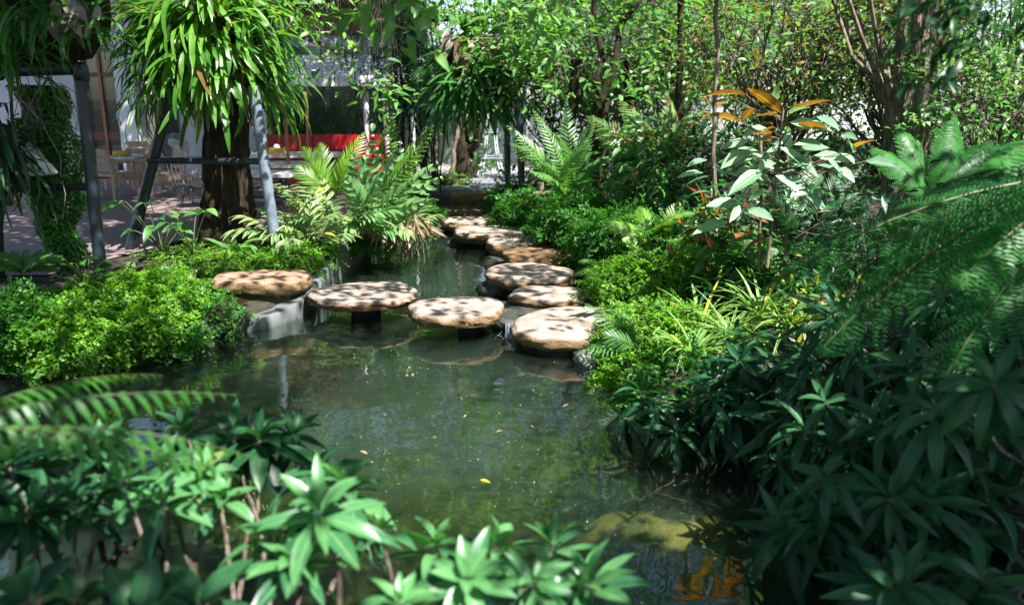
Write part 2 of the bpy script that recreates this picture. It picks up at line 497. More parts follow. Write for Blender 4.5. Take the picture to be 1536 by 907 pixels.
MT['fanmesh'] = glass_mat("fan_guard_mesh", (.55, .56, .60), .6)
MT['fall'] = glass_mat("falling_water", (.5, .55, .6), .35)
MT['water'] = water_mat()


# ------------------------------------------------------------------ leaves
def grid_leaf(rows, cols=3, prof=None, fold=.15, wave=0.0, cx=None):
    t = np.linspace(0, 1, rows + 1)
    w = prof(t)
    u = np.linspace(-1, 1, cols)
    x = u[None] * w[:, None] * .5
    if cx is not None:
        x = x + cx(t)[:, None]
    z = np.abs(u)[None] * w[:, None] * fold + wave * np.sin(t * 14)[:, None] * u[None]
    V = np.stack([x, np.repeat(t[:, None], cols, 1), z], -1).reshape(-1, 3)
    i = np.arange(rows)[:, None] * cols; j = np.arange(cols - 1)[None]
    F = np.stack([i + j, i + j + 1, i + cols + j + 1, i + cols + j], -1).reshape(-1, 4)
    A = np.stack([np.repeat(t, cols), np.tile(np.abs(u), rows + 1)], -1)
    return V, F, A


def join_t(*ts):
    n = 0; V = []; F = []; A = []
    for v, f, a in ts:
        V.append(v); F.append(f + n); A.append(a); n += len(v)
    return np.vstack(V), np.vstack(F), np.vstack(A)


lance = lambda t: np.maximum(np.sin(math.pi * np.clip(t, 0, 1) ** .8) ** .85, .04)
ellip = lambda t: np.maximum(np.sin(math.pi * t ** .75) ** .75, .05)
ovate = lambda t: np.maximum(np.sin(math.pi * t ** .6) ** .8, .04)
strapf = lambda t: np.interp(t, [0, .12, .5, .85, 1], [.35, .7, 1, .75, .1])
bladef = lambda t: np.interp(t, [0, .1, .5, .8, 1], [.7, 1, .85, .5, .04])
T_LANCE = grid_leaf(5, 3, lance, .22)
T_LANCE3 = grid_leaf(3, 3, lance, .22)
T_ELL = grid_leaf(4, 3, ellip, .18)
T_ELL2 = grid_leaf(2, 3, ellip, .15)
T_OVATE = grid_leaf(5, 3, ovate, .15)
T_STRAP = grid_leaf(9, 3, strapf, .12, .10)
T_BLADE = grid_leaf(6, 3, bladef, .25)
T_NARROW = grid_leaf(3, 2, bladef, 0)
T_PINNA = grid_leaf(3, 3, bladef, .12)
T_DIA = (np.array([[0, 0, 0], [.5, .5, .08], [0, 1, 0], [-.5, .5, .08]], float), np.array([[0, 1, 2, 3]]), np.array([[0, 0.5], [.5, 1], [1, .5], [.5, 1]], float))
T_FAN = (np.array([[0, 0, 0], [.62, .7, .05], [0, 1.0, 0], [-.62, .7, .05]], float), np.array([[0, 1, 2, 3]]), np.array([[0, .6], [.6, 1], [1, .6], [.6, 1]], float))
_lo = lambda t: t * .5
T_FORK = join_t(
    (lambda g: (g[0] * [1, .5, 1], g[1], g[2] * [.5, 1]))(grid_leaf(4, 3, lambda t: np.interp(t, [0, 1], [.7, 1.1]), .1)),
    (lambda g: (g[0] * [1, .5, 1] + [0, .49, 0], g[1], g[2] * [.5, 1] + [.5, 0]))(grid_leaf(4, 3, lambda t: np.interp(t, [0, .7, 1], [.6, .5, .08]), .1, cx=lambda t: .25 + 1.5 * t)),
    (lambda g: (g[0] * [1, .42, 1] + [0, .49, 0], g[1], g[2] * [.5, 1] + [.5, 0]))(grid_leaf(4, 3, lambda t: np.interp(t, [0, .7, 1], [.6, .5, .08]), .1, cx=lambda t: -.25 - 1.2 * t)))


class Leaves:
    def __init__(s):
        s.d = [[] for _ in range(8)]

    def add(s, pos, dr, nm, L, Wd, bend=0.3, rnd=None, alpha=None):
        pos = np.atleast_2d(np.asarray(pos, float)); n = len(pos)
        f = lambda q: np.broadcast_to(np.asarray(q, float), (n,)).copy()
        g = lambda q: np.broadcast_to(np.asarray(q, float), (n, 3)).copy()
        rnd = RNG.random(n) if rnd is None else f(rnd)
        alpha = RNG.random(n) if alpha is None else f(alpha)
        for l, v in zip(s.d, (pos, g(dr), g(nm), f(L), f(Wd), f(bend), rnd, alpha)):
            l.append(v)

    def get(s):
        return [np.concatenate(q) for q in s.d]

    def flush(s, mb, T, mat=0, keep=None):
        if not s.d[0]:
            return
        pos, d, nm, L, Wd, bend, rnd, al = s.get()
        if keep is not None:
            pos, d, nm, L, Wd, bend, rnd, al = [q[keep] for q in (pos, d, nm, L, Wd, bend, rnd, al)]
        V, F, A = T
        d = nrm(d); nm = nrm(nm - d * (nm * d).sum(1, keepdims=True)); sd_ = np.cross(d, nm)
        bend = np.where(np.abs(bend) < 1e-3, 1e-3, bend)
        th = bend[:, None] * V[None, :, 1]
        py = L[:, None] * np.sin(th) / bend[:, None]
        pz = -L[:, None] * (1 - np.cos(th)) / bend[:, None]
        zz = V[None, :, 2] * Wd[:, None]
        py = py + zz * np.sin(th); pz = pz + zz * np.cos(th)
        px = V[None, :, 0] * Wd[:, None]
        X = pos[:, None] + d[:, None] * py[..., None] + nm[:, None] * pz[..., None] + sd_[:, None] * px[..., None]
        n = len(pos); k = len(V)
        FF = (F[None] + (np.arange(n) * k)[:, None, None]).reshape(-1, F.shape[1])
        AA = np.zeros((n, k, 4)); AA[..., 0] = rnd[:, None]; AA[..., 1] = A[None, :, 0]; AA[..., 2] = A[None, :, 1]; AA[..., 3] = al[:, None]
        mb.add(X, FF, AA.reshape(-1, 4), mat)


def inst(mb, T, pos, d, nm, sc, mat=0, rnd=None):
    """copies of a ready-made spray laid along directions"""
    V, F, A = T
    pos = np.atleast_2d(pos); n = len(pos); k = len(V)
    d = nrm(np.broadcast_to(d, (n, 3))); nm = np.broadcast_to(nm, (n, 3)); nm = nrm(nm - d * (nm * d).sum(1, keepdims=True)); s_ = np.cross(d, nm)
    sc = np.broadcast_to(np.asarray(sc, float), (n,))
    X = pos[:, None] + sc[:, None, None] * (V[None, :, 0:1] * s_[:, None] + V[None, :, 1:2] * d[:, None] + V[None, :, 2:3] * nm[:, None])
    FF = (F[None] + (np.arange(n) * k)[:, None, None]).reshape(-1, F.shape[1])
    AA = np.repeat(A[None], n, 0).copy()
    rnd = RNG.random(n) if rnd is None else rnd
    AA[..., 0] = np.clip(AA[..., 0] * .5 + rnd[:, None] * .5, 0, 1)
    mb.add(X, FF, AA.reshape(-1, 4), mat)


def spray(nleaf, Lf, Wf, seed, pinnate=3):
    """a maidenhair frond of length 1: a wiry arching stalk with small fan leaflets either side"""
    g = np.random.default_rng(seed)
    B = Leaves()
    for i in range(nleaf):
        t = g.uniform(.15, 1.0)
        sgn = 1 if g.random() < .5 else -1
        spread = .30 * math.sin(math.pi * min(1, t * .9)) + .04
        x = sgn * spread * g.uniform(.1, 1)
        y = t - abs(x) * .2; z = -.28 * t * t + g.normal() * .035
        dr = np.array([sgn * g.uniform(.2, 1.1), g.uniform(.1, 1), g.uniform(-.7, .1)])
        B.add([x, y, z], dr, [g.normal() * .35, g.normal() * .35, 1], Lf * g.uniform(.7, 1.2), Wf * g.uniform(.8, 1.2), .2)
    mb = MB(); B.flush(mb, T_FAN)
    return np.concatenate(mb.V), np.concatenate(mb.F[4]), np.concatenate(mb.A)


SPRAYS = [spray(34, .15, .15, i) for i in range(4)]


def rosette(B, c, axis, n, L, Wd, rng, lo=-.35, hi=1.25, bend=.5):
    axis = nrm(axis)
    e1 = nrm(np.cross(axis, [.3, .9, .2])); e2 = np.cross(axis, e1)
    i = np.arange(n) + .5
    ph = i * 2.39996 + rng.uniform(0, 6.3)
    f = i / n
    el = hi + (lo - hi) * f ** .75 + rng.normal(size=n) * .13
    r = np.cos(ph)[:, None] * e1 + np.sin(ph)[:, None] * e2
    d = np.cos(el)[:, None] * r + np.sin(el)[:, None] * axis
    nm = -np.sin(el)[:, None] * r + np.cos(el)[:, None] * axis + rng.normal(size=(n, 3)) * .12
    ln = L * (.45 + .65 * f ** .6) * rng.uniform(.82, 1.15, n)
    pos = np.asarray(c) + d * (.01) - axis * (f * L * .25)[:, None]
    B.add(pos, d, nm, ln, Wd * (.6 + .5 * f ** .5) * rng.uniform(.85, 1.15, n), bend * rng.uniform(.4, 1.6, n), rnd=np.clip(1 - f * .75 + rng.normal(size=n) * .18, 0, 1))


def curve_pts(a, b, sag, n=6, rng=None, jit=0.0):
    a = np.asarray(a, float); b = np.asarray(b, float)
    t = np.linspace(0, 1, n)[:, None]
    p = a + (b - a) * t + np.asarray(sag, float) * (4 * t * (1 - t))
    if jit:
        g = rng or RNG
        p[1:-1] += g.normal(size=(n - 2, 3)) * jit
    return p


def frond(B, st, base, d0, n0, L, bend, npair, pl, pw, a0=1.25, a1=.5, start=.12, pb=.35, env=None, r0=.006, drop=.15, rng=None, sub=None, rnd=None, mat=1):
    rng = rng or RNG
    base = np.asarray(base, float); d0 = nrm(d0); n0 = np.asarray(n0, float); n0 = nrm(n0 - d0 * (n0 @ d0)); sd_ = np.cross(d0, n0)
    bend = bend if abs(bend) > 1e-3 else 1e-3
    c = lambda t: base + L * ((np.sin(bend * t) / bend)[:, None] * d0 - ((1 - np.cos(bend * t)) / bend)[:, None] * n0)
    if st is not None:
        tt = np.linspace(0, 1, 9)
        st.tube(c(tt), r0 * (1 - .8 * tt), 5, mat)
    t = np.linspace(start, 1, npair)
    tg = np.cos(bend * t)[:, None] * d0 - np.sin(bend * t)[:, None] * n0
    nm = np.sin(bend * t)[:, None] * d0 + np.cos(bend * t)[:, None] * n0
    pos = c(t)
    env = env or (lambda t: np.sin(math.pi * (.18 + .8 * (t - start) / (1 - start))) ** .8)
    ln = np.maximum(pl * env(t), .015)
    ang = a0 + (a1 - a0) * t
    base_r = rng.random() if rnd is None else rnd
    for s_ in (1, -1):
        an = ang + rng.normal(size=npair) * .06
        dr = tg * np.cos(an)[:, None] + s_ * sd_ * np.sin(an)[:, None] - nm * drop
        if sub is None:
            B.add(pos, dr, nm + rng.normal(size=(npair, 3)) * .08, ln * rng.uniform(.9, 1.08, npair), pw * (.5 + .5 * ln / pl), pb, rnd=np.clip(base_r + rng.normal(size=npair) * .15, 0, 1))
        else:
            for k in range(npair):
                frond(B, None, pos[k], dr[k], nm[k], ln[k], pb, max(5, int(sub[0] * ln[k] / pl)), sub[1], sub[2], 1.3, .9, .06, .2, rng=rng, rnd=base_r, drop=.05, env=lambda q: 1.05 - .85 * q)


def shrub_stems(st, base, tips, rng, r=.012, mat=0, ns=5, sag=.15):
    base = np.asarray(base, float)
    for tp in tips:
        tp = np.asarray(tp, float)
        b = base + rng.normal(size=3) * [.08, .08, 0]
        dz = np.linalg.norm(tp - b)
        st.tube(curve_pts(b, tp, [rng.normal() * .08 * dz, rng.normal() * .08 * dz, -sag * rng.uniform(0, .6) * dz * .4], 7, rng, .012 * dz), np.linspace(r * 1.4, r * .6, 7), ns, mat)


def bush(name, label, cat, center, radii, nclump, per, L, Wd, leafm, T=T_ELL2, seed=0, base=None, group=None, droop=.4, shell=.55, stemm=None, trunk_r=.03, spread=.7, up=.3, zmin=None, alt=None):
    """a shrub or small tree: stems branching to clumps of leaves scattered through an uneven crown"""
    g = np.random.default_rng(seed + 100)
    c = np.asarray(center, float); R3 = np.asarray(radii, float)
    if base is None:
        base = np.array([c[0], c[1], .36])
    base = np.asarray(base, float)
    t = thing(name, label, cat, base, group=group)
    v = nrm(g.normal(size=(nclump, 3)))
    lob = 1 + .28 * np.sin(v[:, 0] * 4 + seed) * np.cos(v[:, 2] * 5 + seed * 2) + .2 * np.sin(v[:, 1] * 7 + seed)
    rr = (g.uniform(shell ** 3, 1, nclump) ** (1 / 3)) * lob
    pts = c + v * rr[:, None] * R3
    if zmin is not None:
        pts[:, 2] = np.maximum(pts[:, 2], zmin + g.uniform(0, .2, nclump))
    st = MB()
    nb = max(5, nclump // 6)
    hubs = c + (nrm(g.normal(size=(nb, 3))) * R3) * g.uniform(.25, .75, (nb, 1))
    hubs[:, 2] = np.maximum(hubs[:, 2], base[2] + .2)
    fork = base + (c - base) * .45
    st.tube(curve_pts(base, fork, g.normal(size=3) * trunk_r * 1.5, 7, g, trunk_r * .3), np.linspace(trunk_r * 1.25, trunk_r * .85, 7), 9)
    for h in hubs:
        st.tube(curve_pts(fork, h, g.normal(size=3) * .1 * R3, 7, g, .03), np.linspace(trunk_r * .4, trunk_r * .12, 7), 6)
    for p in pts:
        h = hubs[np.argmin(((hubs - p) ** 2).sum(1))]
        st.tube(curve_pts(h, p, g.normal(size=3) * .12 * R3.mean(), 5), [min(.007, trunk_r * .2), min(.007, trunk_r * .2), min(.006, trunk_r * .16), min(.004, trunk_r * .12), .002], 4, cap=False)
    out = nrm((pts - c) / R3)
    n = nclump * per
    pc = np.repeat(pts, per, 0) + g.normal(size=(n, 3)) * L * spread
    d = nrm(np.repeat(out, per, 0) * .5 + g.normal(size=(n, 3)) * [.8, .8, .45] + [0, 0, -.1])
    nm = g.normal(size=(n, 3)) * .45 + [0, 0, 1] + SUN * up
    B = Leaves()
    cl = np.repeat(g.random(nclump), per)
    r_ = np.clip(cl * .6 + g.random(n) * .5, 0, 1)
    B.add(pc, d, nm, L * g.uniform(.65, 1.2, n), Wd * g.uniform(.75, 1.2, n), droop * g.uniform(.2, 1.6, n), rnd=r_, alpha=g.random(n))
    mb = MB()
    if alt is None:
        B.flush(mb, T); mats = [leafm]
    else:
        k = g.random(n) < alt[1]
        B.flush(mb, T, 0, ~k); B.flush(mb, T, 1, k); mats = [leafm, alt[0]]
    mb.build('foliage', mats, t)
    st.build('stems', stemm or MT['twig'], t)
    return t

# =================================================================== SETTING
GZ = 0.40
POND = [(-7, 2.45), (-7, 5.7), tuple(P(0, 566, z=0)[:2]), tuple(P(130, 548, z=0)[:2]), tuple(P(250, 520, z=0)[:2]), tuple(P(345, 494, z=0)[:2]),
        tuple(P(416, 489, z=0)[:2]), tuple(P(458, 465, z=0)[:2]), tuple(P(488, 430, z=0)[:2]), tuple(P(532, 388, z=0)[:2]), tuple(P(585, 345, z=0)[:2]), (-1.75, 14.7), (-.05, 14.75), (.45, 13.6),
        tuple(P(868, 374, z=0)[:2]), tuple(P(905, 440, z=0)[:2]), tuple(P(930, 520, z=0)[:2]), tuple(P(925, 575, z=0)[:2]), tuple(P(985, 640, z=0)[:2]),
        tuple(P(1120, 700, z=0)[:2]), tuple(P(1260, 800, z=0)[:2]), tuple(P(1400, 907, z=0)[:2]), (1.7, 2.45)]


def sdist(X, Y, poly):
    """distance to a polygon's edge, negative inside"""
    d = np.full(X.shape, 1e9); ins = np.zeros(X.shape, bool)
    n = len(poly)
    for i in range(n):
        x0, y0 = poly[i]; x1, y1 = poly[(i + 1) % n]
        ex, ey = x1 - x0, y1 - y0
        t = np.clip(((X - x0) * ex + (Y - y0) * ey) / (ex * ex + ey * ey), 0, 1)
        d = np.minimum(d, np.hypot(X - x0 - t * ex, Y - y0 - t * ey))
        c = ((y0 > Y) != (y1 > Y)) & (X < ex * (Y - y0) / (ey if ey else 1e-9) + x0)
        ins ^= c
    return np.where(ins, -d, d)


xs = np.concatenate([np.linspace(-150, -9, 14)[:-1], np.linspace(-9, 9, 226), np.linspace(9, 150, 14)[1:]])
ys = np.concatenate([np.linspace(-60, -2, 8)[:-1], np.linspace(-2, 19, 232), np.linspace(19, 250, 16)[1:]])
X, Y = np.meshgrid(xs, ys)
D = sdist(X, Y, POND)
shoal_at = P(1010, 745, z=0)
slab_at = P(386, 420, z=.37)[:2] + np.array([-.02, .12])
lump = .05 * np.sin(X * 3.1 + 1) * np.sin(Y * 2.3) + .03 * np.sin(X * 7.7) * np.sin(Y * 6.1 + 2)
patio_zone = (X < -2.2) & (Y > 7.5)
right_bank = (X > -.3) & (Y > 1.5) & (Y < 14.6)
bank = np.where(right_bank, .16, GZ) + np.where(patio_zone, -.012, lump * np.clip(D * 2, 0, 1)) + np.where((X > 1.2), np.clip((X - 1.2) * .05, 0, .4), 0)
bank = bank - .22 * np.clip(1.5 - np.hypot((X - slab_at[0]) / .62, (Y - slab_at[1]) / .52), 0, .5) * 2
Z = np.where(D < 0, -.55 + .4 * np.exp(D * 2.2) * .6, np.minimum(bank, bank * 0 + GZ + .6))
Z = np.where(D < 0, np.maximum(Z, -.13 - .4 * (np.hypot(X - shoal_at[0], (Y - shoal_at[1]) * 1.2) / .75) ** 2 + .05 * np.sin(X * 9) * np.sin(Y * 7)), Z)
wall_side = (X < -1) & (Y > 6.3)
rise = np.clip((D - np.where(wall_side, .07, 0)) / np.where(wall_side, .06, .28), 0, 1)
Z = np.where(D >= 0, -.28 + (Z + .28) * rise, Z)
mb = MB()
ny, nx = X.shape
idx = np.arange(ny * nx).reshape(ny, nx)
F = np.stack([idx[:-1, :-1], idx[:-1, 1:], idx[1:, 1:], idx[1:, :-1]], -1).reshape(-1, 4)
fm = ((D[:-1, :-1] + D[1:, 1:]) / 2 < .02).ravel().astype(int)
V = np.stack([X, Y, Z], -1).reshape(-1, 3)
mb.add(V, F)
mb.Mi[4] = [fm]
tag(mb.build('ground', [MT['soil'], MT['bed']]), kind='structure')
mb = MB()
WP = np.array([(-7.2, 2.2, 0), (-7.2, 6.2, 0), (-4.2, 7.1, 0), (-2.6, 8.3, 0), (-2.0, 14.9, 0), (.1, 14.9, 0), (1.7, 12, 0), (1.7, 6.6, 0), (2.6, 4.4, 0), (2.2, 2.2, 0)][::-1], float)
nw = len(WP); kw = np.arange(nw); k2 = (kw + 1) % nw
mid = np.array([[-1.2, 6.5, 0]])
VW = np.vstack([WP, mid, WP - [0, 0, 1.1], mid - [0, 0, 1.1]])
FW = np.vstack([np.stack([kw, k2, kw * 0 + nw], 1), np.stack([k2 + nw + 1, kw + nw + 1, kw * 0 + 2 * nw + 1], 1), np.stack([kw, kw + nw + 1, k2], 1), np.stack([k2, kw + nw + 1, k2 + nw + 1], 1)])
mb.add(VW, FW)
tag(mb.build('water', MT['water'], smooth=False), kind='structure')
# patio of tiles
mb = MB()
mb.sheet([(-14, 7.9, GZ + .006), (-4.5, 7.9, GZ + .006), (-3.95, 9.9, GZ + .006), (-2.75, 10.9, GZ + .006), (-2.2, 13.4, GZ + .006), (-1.9, 16.4, GZ + .006), (-1.9, 24, GZ + .006), (-14, 24, GZ + .006)])
tag(mb.build('patio', MT['tile'], smooth=False), kind='structure')
mb = MB()
mb.box((-.78, 16.9, .37), (2.2, 3.9, .16))
tag(mb.build('deck_path', MT['deck'], smooth=False), kind='structure')
mb = MB()
mb.sheet([(-1.88, 18.86, .41), (.6, 18.86, .41), (2.5, 30, .41), (-1.88, 30, .41)])
tag(mb.build('path', solid_mat("pale_path", (.42, .38, .34), (.3, .28, .25), 2, .8, .2), smooth=False), kind='structure')

# concrete wall that edges the pond on the terrace side
edge = [np.array(POND[i]) for i in (5, 6, 7, 8, 9, 10)] + [np.array((-1.85, 14.7))]
edge[0] = edge[0] + [-.02, -.1]
pe = np.array(edge)
tt = np.linspace(0, 1, 40)
ln = np.concatenate([[0], np.cumsum(np.linalg.norm(np.diff(pe, axis=0), axis=1))]); ln /= ln[-1]
ce = np.stack([np.interp(tt, ln, pe[:, 0]), np.interp(tt, ln, pe[:, 1])], -1)
for _ in range(3):
    ce[1:-1] = (ce[:-2] + 2 * ce[1:-1] + ce[2:]) / 4
tn = nrm(np.gradient(ce, axis=0)); no = np.stack([tn[:, 1], -tn[:, 0]], -1)
top = np.interp(tt, [0, .08, .16, .4, 1], [.09, .13, .24, .36, .42])
rings = []
for w, h in ((.09, -.5), (.09, 0), (.095, .94), (.075, 1.0), (-.08, 1.0), (-.10, .96), (-.10, -.5)):
    z = np.where(h < 0, h, top * h) if h >= 0 else np.full(len(tt), h)
    rings.append(np.column_stack([ce + no * w, z]))
V = np.stack(rings, 1); k = V.shape[1]
i = np.arange(len(tt) - 1)[:, None] * k; j = np.arange(k - 1)[None]
mb = MB(); mb.add(V, np.stack([i + j, i + k + j, i + k + j + 1, i + j + 1], -1).reshape(-1, 4))
mb.sheet(V[0])
tag(mb.build('pond_wall', MT['concrete']), 'low grey concrete wall curving along the pond below the terrace plants', 'wall')


# =================================================================== STEPPING STONES
def slab_mesh(rx, ry, th, seed, sup=2.2, rot=0.0):
    g = np.random.default_rng(seed)
    ns = 72
    a = np.arange(ns) * 2 * math.pi / ns
    out = (np.abs(np.cos(a)) ** sup + np.abs(np.sin(a)) ** sup) ** (-1 / sup)
    for k in range(2, 7):
        out *= 1 + g.normal() * .036 / (k * .5) * np.cos(k * a + g.uniform(0, 6.3))
    prof = [(.001, .004), (.25, .006), (.5, .004), (.7, .002), (.86, -.001), (.93, -.006), (.968, -.018), (.99, -.038), (1, -.42 * th), (.985, -.6 * th), (.975, -.8 * th), (.92, -.96 * th), (.6, -th), (.001, -th)]
    V = []
    for i, (r, z) in enumerate(prof):
        rr = r * out * (1 + (.03 * np.convolve(np.tile(g.normal(size=ns), 3), [.25, .5, .5, .25], 'same')[ns:2 * ns] if .95 < r else 0))
        zz = z + .006 * np.sin(a * 3 + seed + r * 4) * r + (.005 * g.normal(size=ns) if z < -.03 else .002 * g.normal(size=ns))
        V.append(np.stack([rx * rr * np.cos(a + rot), ry * rr * np.sin(a + rot), zz], -1))
    V = np.stack(V)
    n = len(prof)
    i = np.arange(n - 1)[:, None] * ns; j = np.arange(ns)[None]; j2 = (j + 1) % ns
    F = np.stack([i + j, i + ns + j, i + ns + j2, i + j2], -1).reshape(-1, 4)
    return V.reshape(-1, 3), F


STONES = [  # x0, x1, middle of the top, height, thickness, pillar, mat, label
    (467, 626, 436, .23, .105, (548, .30), 'stone', 'round tan stone slab on one dark leg, nearest the concrete pond wall'),
    (613, 758, 458, .23, .125, (706, .30), 'stone', 'round tan stone slab on a dark leg, just left of the little waterfall'),
    (768, 972, 481, .18, .13, (858, .80), 'stone', 'largest pale stepping stone, right of the little waterfall, with fern fronds across it'),
    (762, 886, 438, .22, .10, None, 'stone', 'tan stepping stone with dense leaf shadows directly behind the largest pale stone'),
    (724, 864, 406, .23, .13, None, 'stone', 'wide mottled stepping stone above a dark wet rock, mid way along the row'),
    (753, 863, 377, .22, .13, None, 'stone_brown', 'dull brown stepping stone in shade that reaches closest to the ferny bank'),
    (729, 825, 359, .24, .17, None, 'stone', 'tan stepping stone with a sunlit orange edge beside the dull brown one'),
    (679, 787, 344, .23, .15, None, 'stone', 'flat tan stepping stone above a low wet rock ledge, far along the row'),
    (661, 745, 329, .22, .13, None, 'stone', 'small tan stepping stone, third in line from the grey deck'),
    (658, 747, 311, .22, .20, None, 'stone_brown', 'dark mossy brown stepping stone, second in line from the grey deck'),
]
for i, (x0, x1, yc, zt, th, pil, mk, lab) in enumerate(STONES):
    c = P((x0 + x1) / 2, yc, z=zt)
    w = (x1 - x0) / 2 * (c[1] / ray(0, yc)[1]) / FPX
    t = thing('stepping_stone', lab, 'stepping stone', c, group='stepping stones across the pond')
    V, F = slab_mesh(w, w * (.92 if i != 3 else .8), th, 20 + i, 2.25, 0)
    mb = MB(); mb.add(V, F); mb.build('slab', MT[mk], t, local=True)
    mb = MB()
    if pil:
        p = P(pil[0], yc, z=zt); r = pil[1] * w * (.9 if pil[1] < .5 else 1)
        cx = (p[0] - c[0])
    else:
        r, cx = w * .68, 0
    zq = np.linspace(-th + .012, -.9, 9)
    mb.tube(np.stack([cx + 0 * zq, 0 * zq, zq], -1), r * np.linspace(1, 1.12, 9), 22, lump=.045, rng=RNG)
    mb.build('pillar', MT['pillar'], t, local=True)

# the block step in front of the deck
c = P(712, 288, Y=14.70)
t = thing('block_step', 'golden brown squared stone step against the front of the grey deck', 'step', c)
V, F = slab_mesh(.42, .26, .26, 77, 5.0)
mb = MB(); mb.add(V, F); mb.build('block', MT['golden'], t, local=True)
# mossy block beside it
c = P(652, 290, Y=14.75)
V, F = slab_mesh(.42, .3, .4, 78, 3.0)
mb = MB(); mb.add(V + c, F)
tag(mb.build('mossy_block', MT['rock']), 'dark mossy stone block at the left end of the grey deck', 'rock')
# bank slab at the left
c = P(386, 420, z=.37) + np.array([-.03, .22, 0])
t = thing('bank_slab', 'long pinkish sandstone slab on the bank between the fern mound and the concrete wall', 'stone slab', c)
V, F = slab_mesh(.47, .34, .15, 91, 3.6)
mb = MB(); mb.add(V, F); mb.build('upper_slab', MT['slab'], t, local=True)
V, F = slab_mesh(.42, .29, .22, 92, 3.6)
mb = MB(); mb.add(V + [-.02, .0, -.14], F); mb.build('lower_slab', MT['slab'], t, local=True)


def rock(name, label, c, r, mat, seed, cat='rock', group=None):
    g = np.random.default_rng(seed)
    ns, nr_ = 20, 11
    V = []
    for i in range(nr_):
        th = math.pi * i / (nr_ - 1)
        for j in range(ns):
            ph = 2 * math.pi * j / ns
            d = np.array([math.sin(th) * math.cos(ph), math.sin(th) * math.sin(ph), math.cos(th)])
            q = 1 + .16 * math.sin(3.1 * d[0] + 4 * d[2] + seed) + .12 * math.sin(5.3 * d[1] - 3 * d[2] + seed * 2) + .05 * g.normal()
            V.append(d * q * r)
    i = np.arange(nr_ - 1)[:, None] * ns; j = np.arange(ns)[None]; j2 = (j + 1) % ns
    mb = MB(); mb.add(np.array(V) + c, np.stack([i + j, i + ns + j, i + ns + j2, i + j2], -1).reshape(-1, 4))
    return tag(mb.build(name, MT[mat]), label, cat, group)


rock('rock', 'pale grey rough rock at the water edge under the biggest stepping stone', P(890, 541, z=.02), np.array([.14, .12, .12]), 'rock_pale', 3)
rock('rock', 'dark wet rock in the water under the wide mottled stepping stone', P(747, 434, z=.04), np.array([.20, .2, .15]), 'rock', 4)
rock('rock', 'dark wet rock ledge low in the water under the flat tan stepping stone', P(708, 363, z=.02), np.array([.32, .25, .11]), 'rock', 5)
rock('rock', 'grey wet stone in the ripples left of the dull brown stepping stone', P(742, 394, z=.0), np.array([.18, .14, .08]), 'rock', 6)
rock('rock', 'thin dark ledge stone at water level beside the third stone from the deck', P(668, 341, z=.02), np.array([.28, .2, .07]), 'rock', 7)
for k, (px, py, r) in enumerate(((60, 545, .3), (150, 530, .26), (215, 522, .28), (275, 508, .26), (330, 494, .25))):
    rock('rock', 'dark damp bank rocks in the shade under the maidenhair mound', P(px, py, z=.06) + [0, .15, 0], np.array([r, r * .8, r * .6]), 'rock', 30 + k, group='dark rocks under the maidenhair')

# little weir between two stones
c = P(778, 463, z=.13)
V, F = slab_mesh(.26, .42, .09, 55, 4.0, .1)
mb = MB(); mb.add(V + c, F); mb.box(c + [-.02, .05, -.32], (.42, .55, .5))
tag(mb.build('weir_slab', MT['rock']), 'flat wet slab between two stepping stones where the water spills over', 'weir')
mb = MB()
g = np.random.default_rng(5)
p0 = P(767, 481, z=.135)
for k in range(30):
    x = p0[0] + (-.03, 0, .012, .03)[k % 4] + g.normal() * .018
    y = p0[1] - .02 - abs(g.normal()) * .015
    zz = np.linspace(.12, -.02, 6)
    mb.tube(np.stack([x + g.normal() * .012 * np.linspace(0, 1, 6), y - .05 * np.linspace(0, 1, 6) ** .6 + g.normal(size=6) * .002, zz], -1), .0025 + .004 * g.random(6) ** 2, 4)
tag(mb.build('waterfall', MT['fall']), 'small thread of white water falling from the weir between the stones', 'waterfall')
foam_root = bpy.data.objects['waterfall']
mb = MB()
for k in range(70):
    mb.lathe(p0 + [g.normal() * .07, -.10 + g.normal() * .05, -.13 + abs(g.normal()) * .015], [(.001, .006), (.006 + .006 * g.random(), 0), (.001, -.004)], 6)
o = mb.build('splash', MT['fall'], foam_root); o['kind'] = 'stuff'

# =================================================================== BUILDINGS BEHIND
# --- house at the left
Yh = 18.2
hx = lambda px: (px - 768) / FPX * (Yh / ray(768, 200)[1])
hz = lambda py: P(768, py, Y=Yh)[2]
t = thing('house', 'white rendered house with brown framed glass doors behind the terrace', 'house', (hx(190), Yh, GZ))
mb = MB()
mb.box(((hx(-420) + hx(118)) / 2, Yh + .2, 2.4), (hx(118) - hx(-420), .3, 4.2))
mb.box(((hx(232) + hx(395)) / 2, Yh + .5, 2.4), (hx(395) - hx(232), .3, 4.2))
mb.box(((hx(118) + hx(232)) / 2, Yh + .5, 3.75), (hx(232) - hx(118) - .01, .3, 1.5))
mb.build('wall', MT['whitewall'], t, smooth=False)
mb = MB(); mb.box(((hx(187) + hx(216)) / 2, Yh, 2.4), (hx(216) - hx(187), .42, 4.2)); mb.build('column', MT['white'], t, smooth=False)
mb = MB()
for px in (128, 152, 186):
    mb.box((hx(px), Yh + .25, 1.7), (.09 if px != 152 else .06, .1, 2.6), mat=1 if px == 152 else 0)
for py, h in ((112, .09), (205, .18), (288, .1)):
    mb.box((hx(157), Yh + .27, hz(py)), (hx(186) - hx(128), .09, h))
fr = mb.build('door_frame', [MT['redwood'], MT['orangewood']], t, smooth=False)
mb = MB(); mb.box((hx(157), Yh + .30, 1.75), (hx(184) - hx(130), .02, 2.6)); mb.build('pane', MT['glass'], fr, smooth=False)
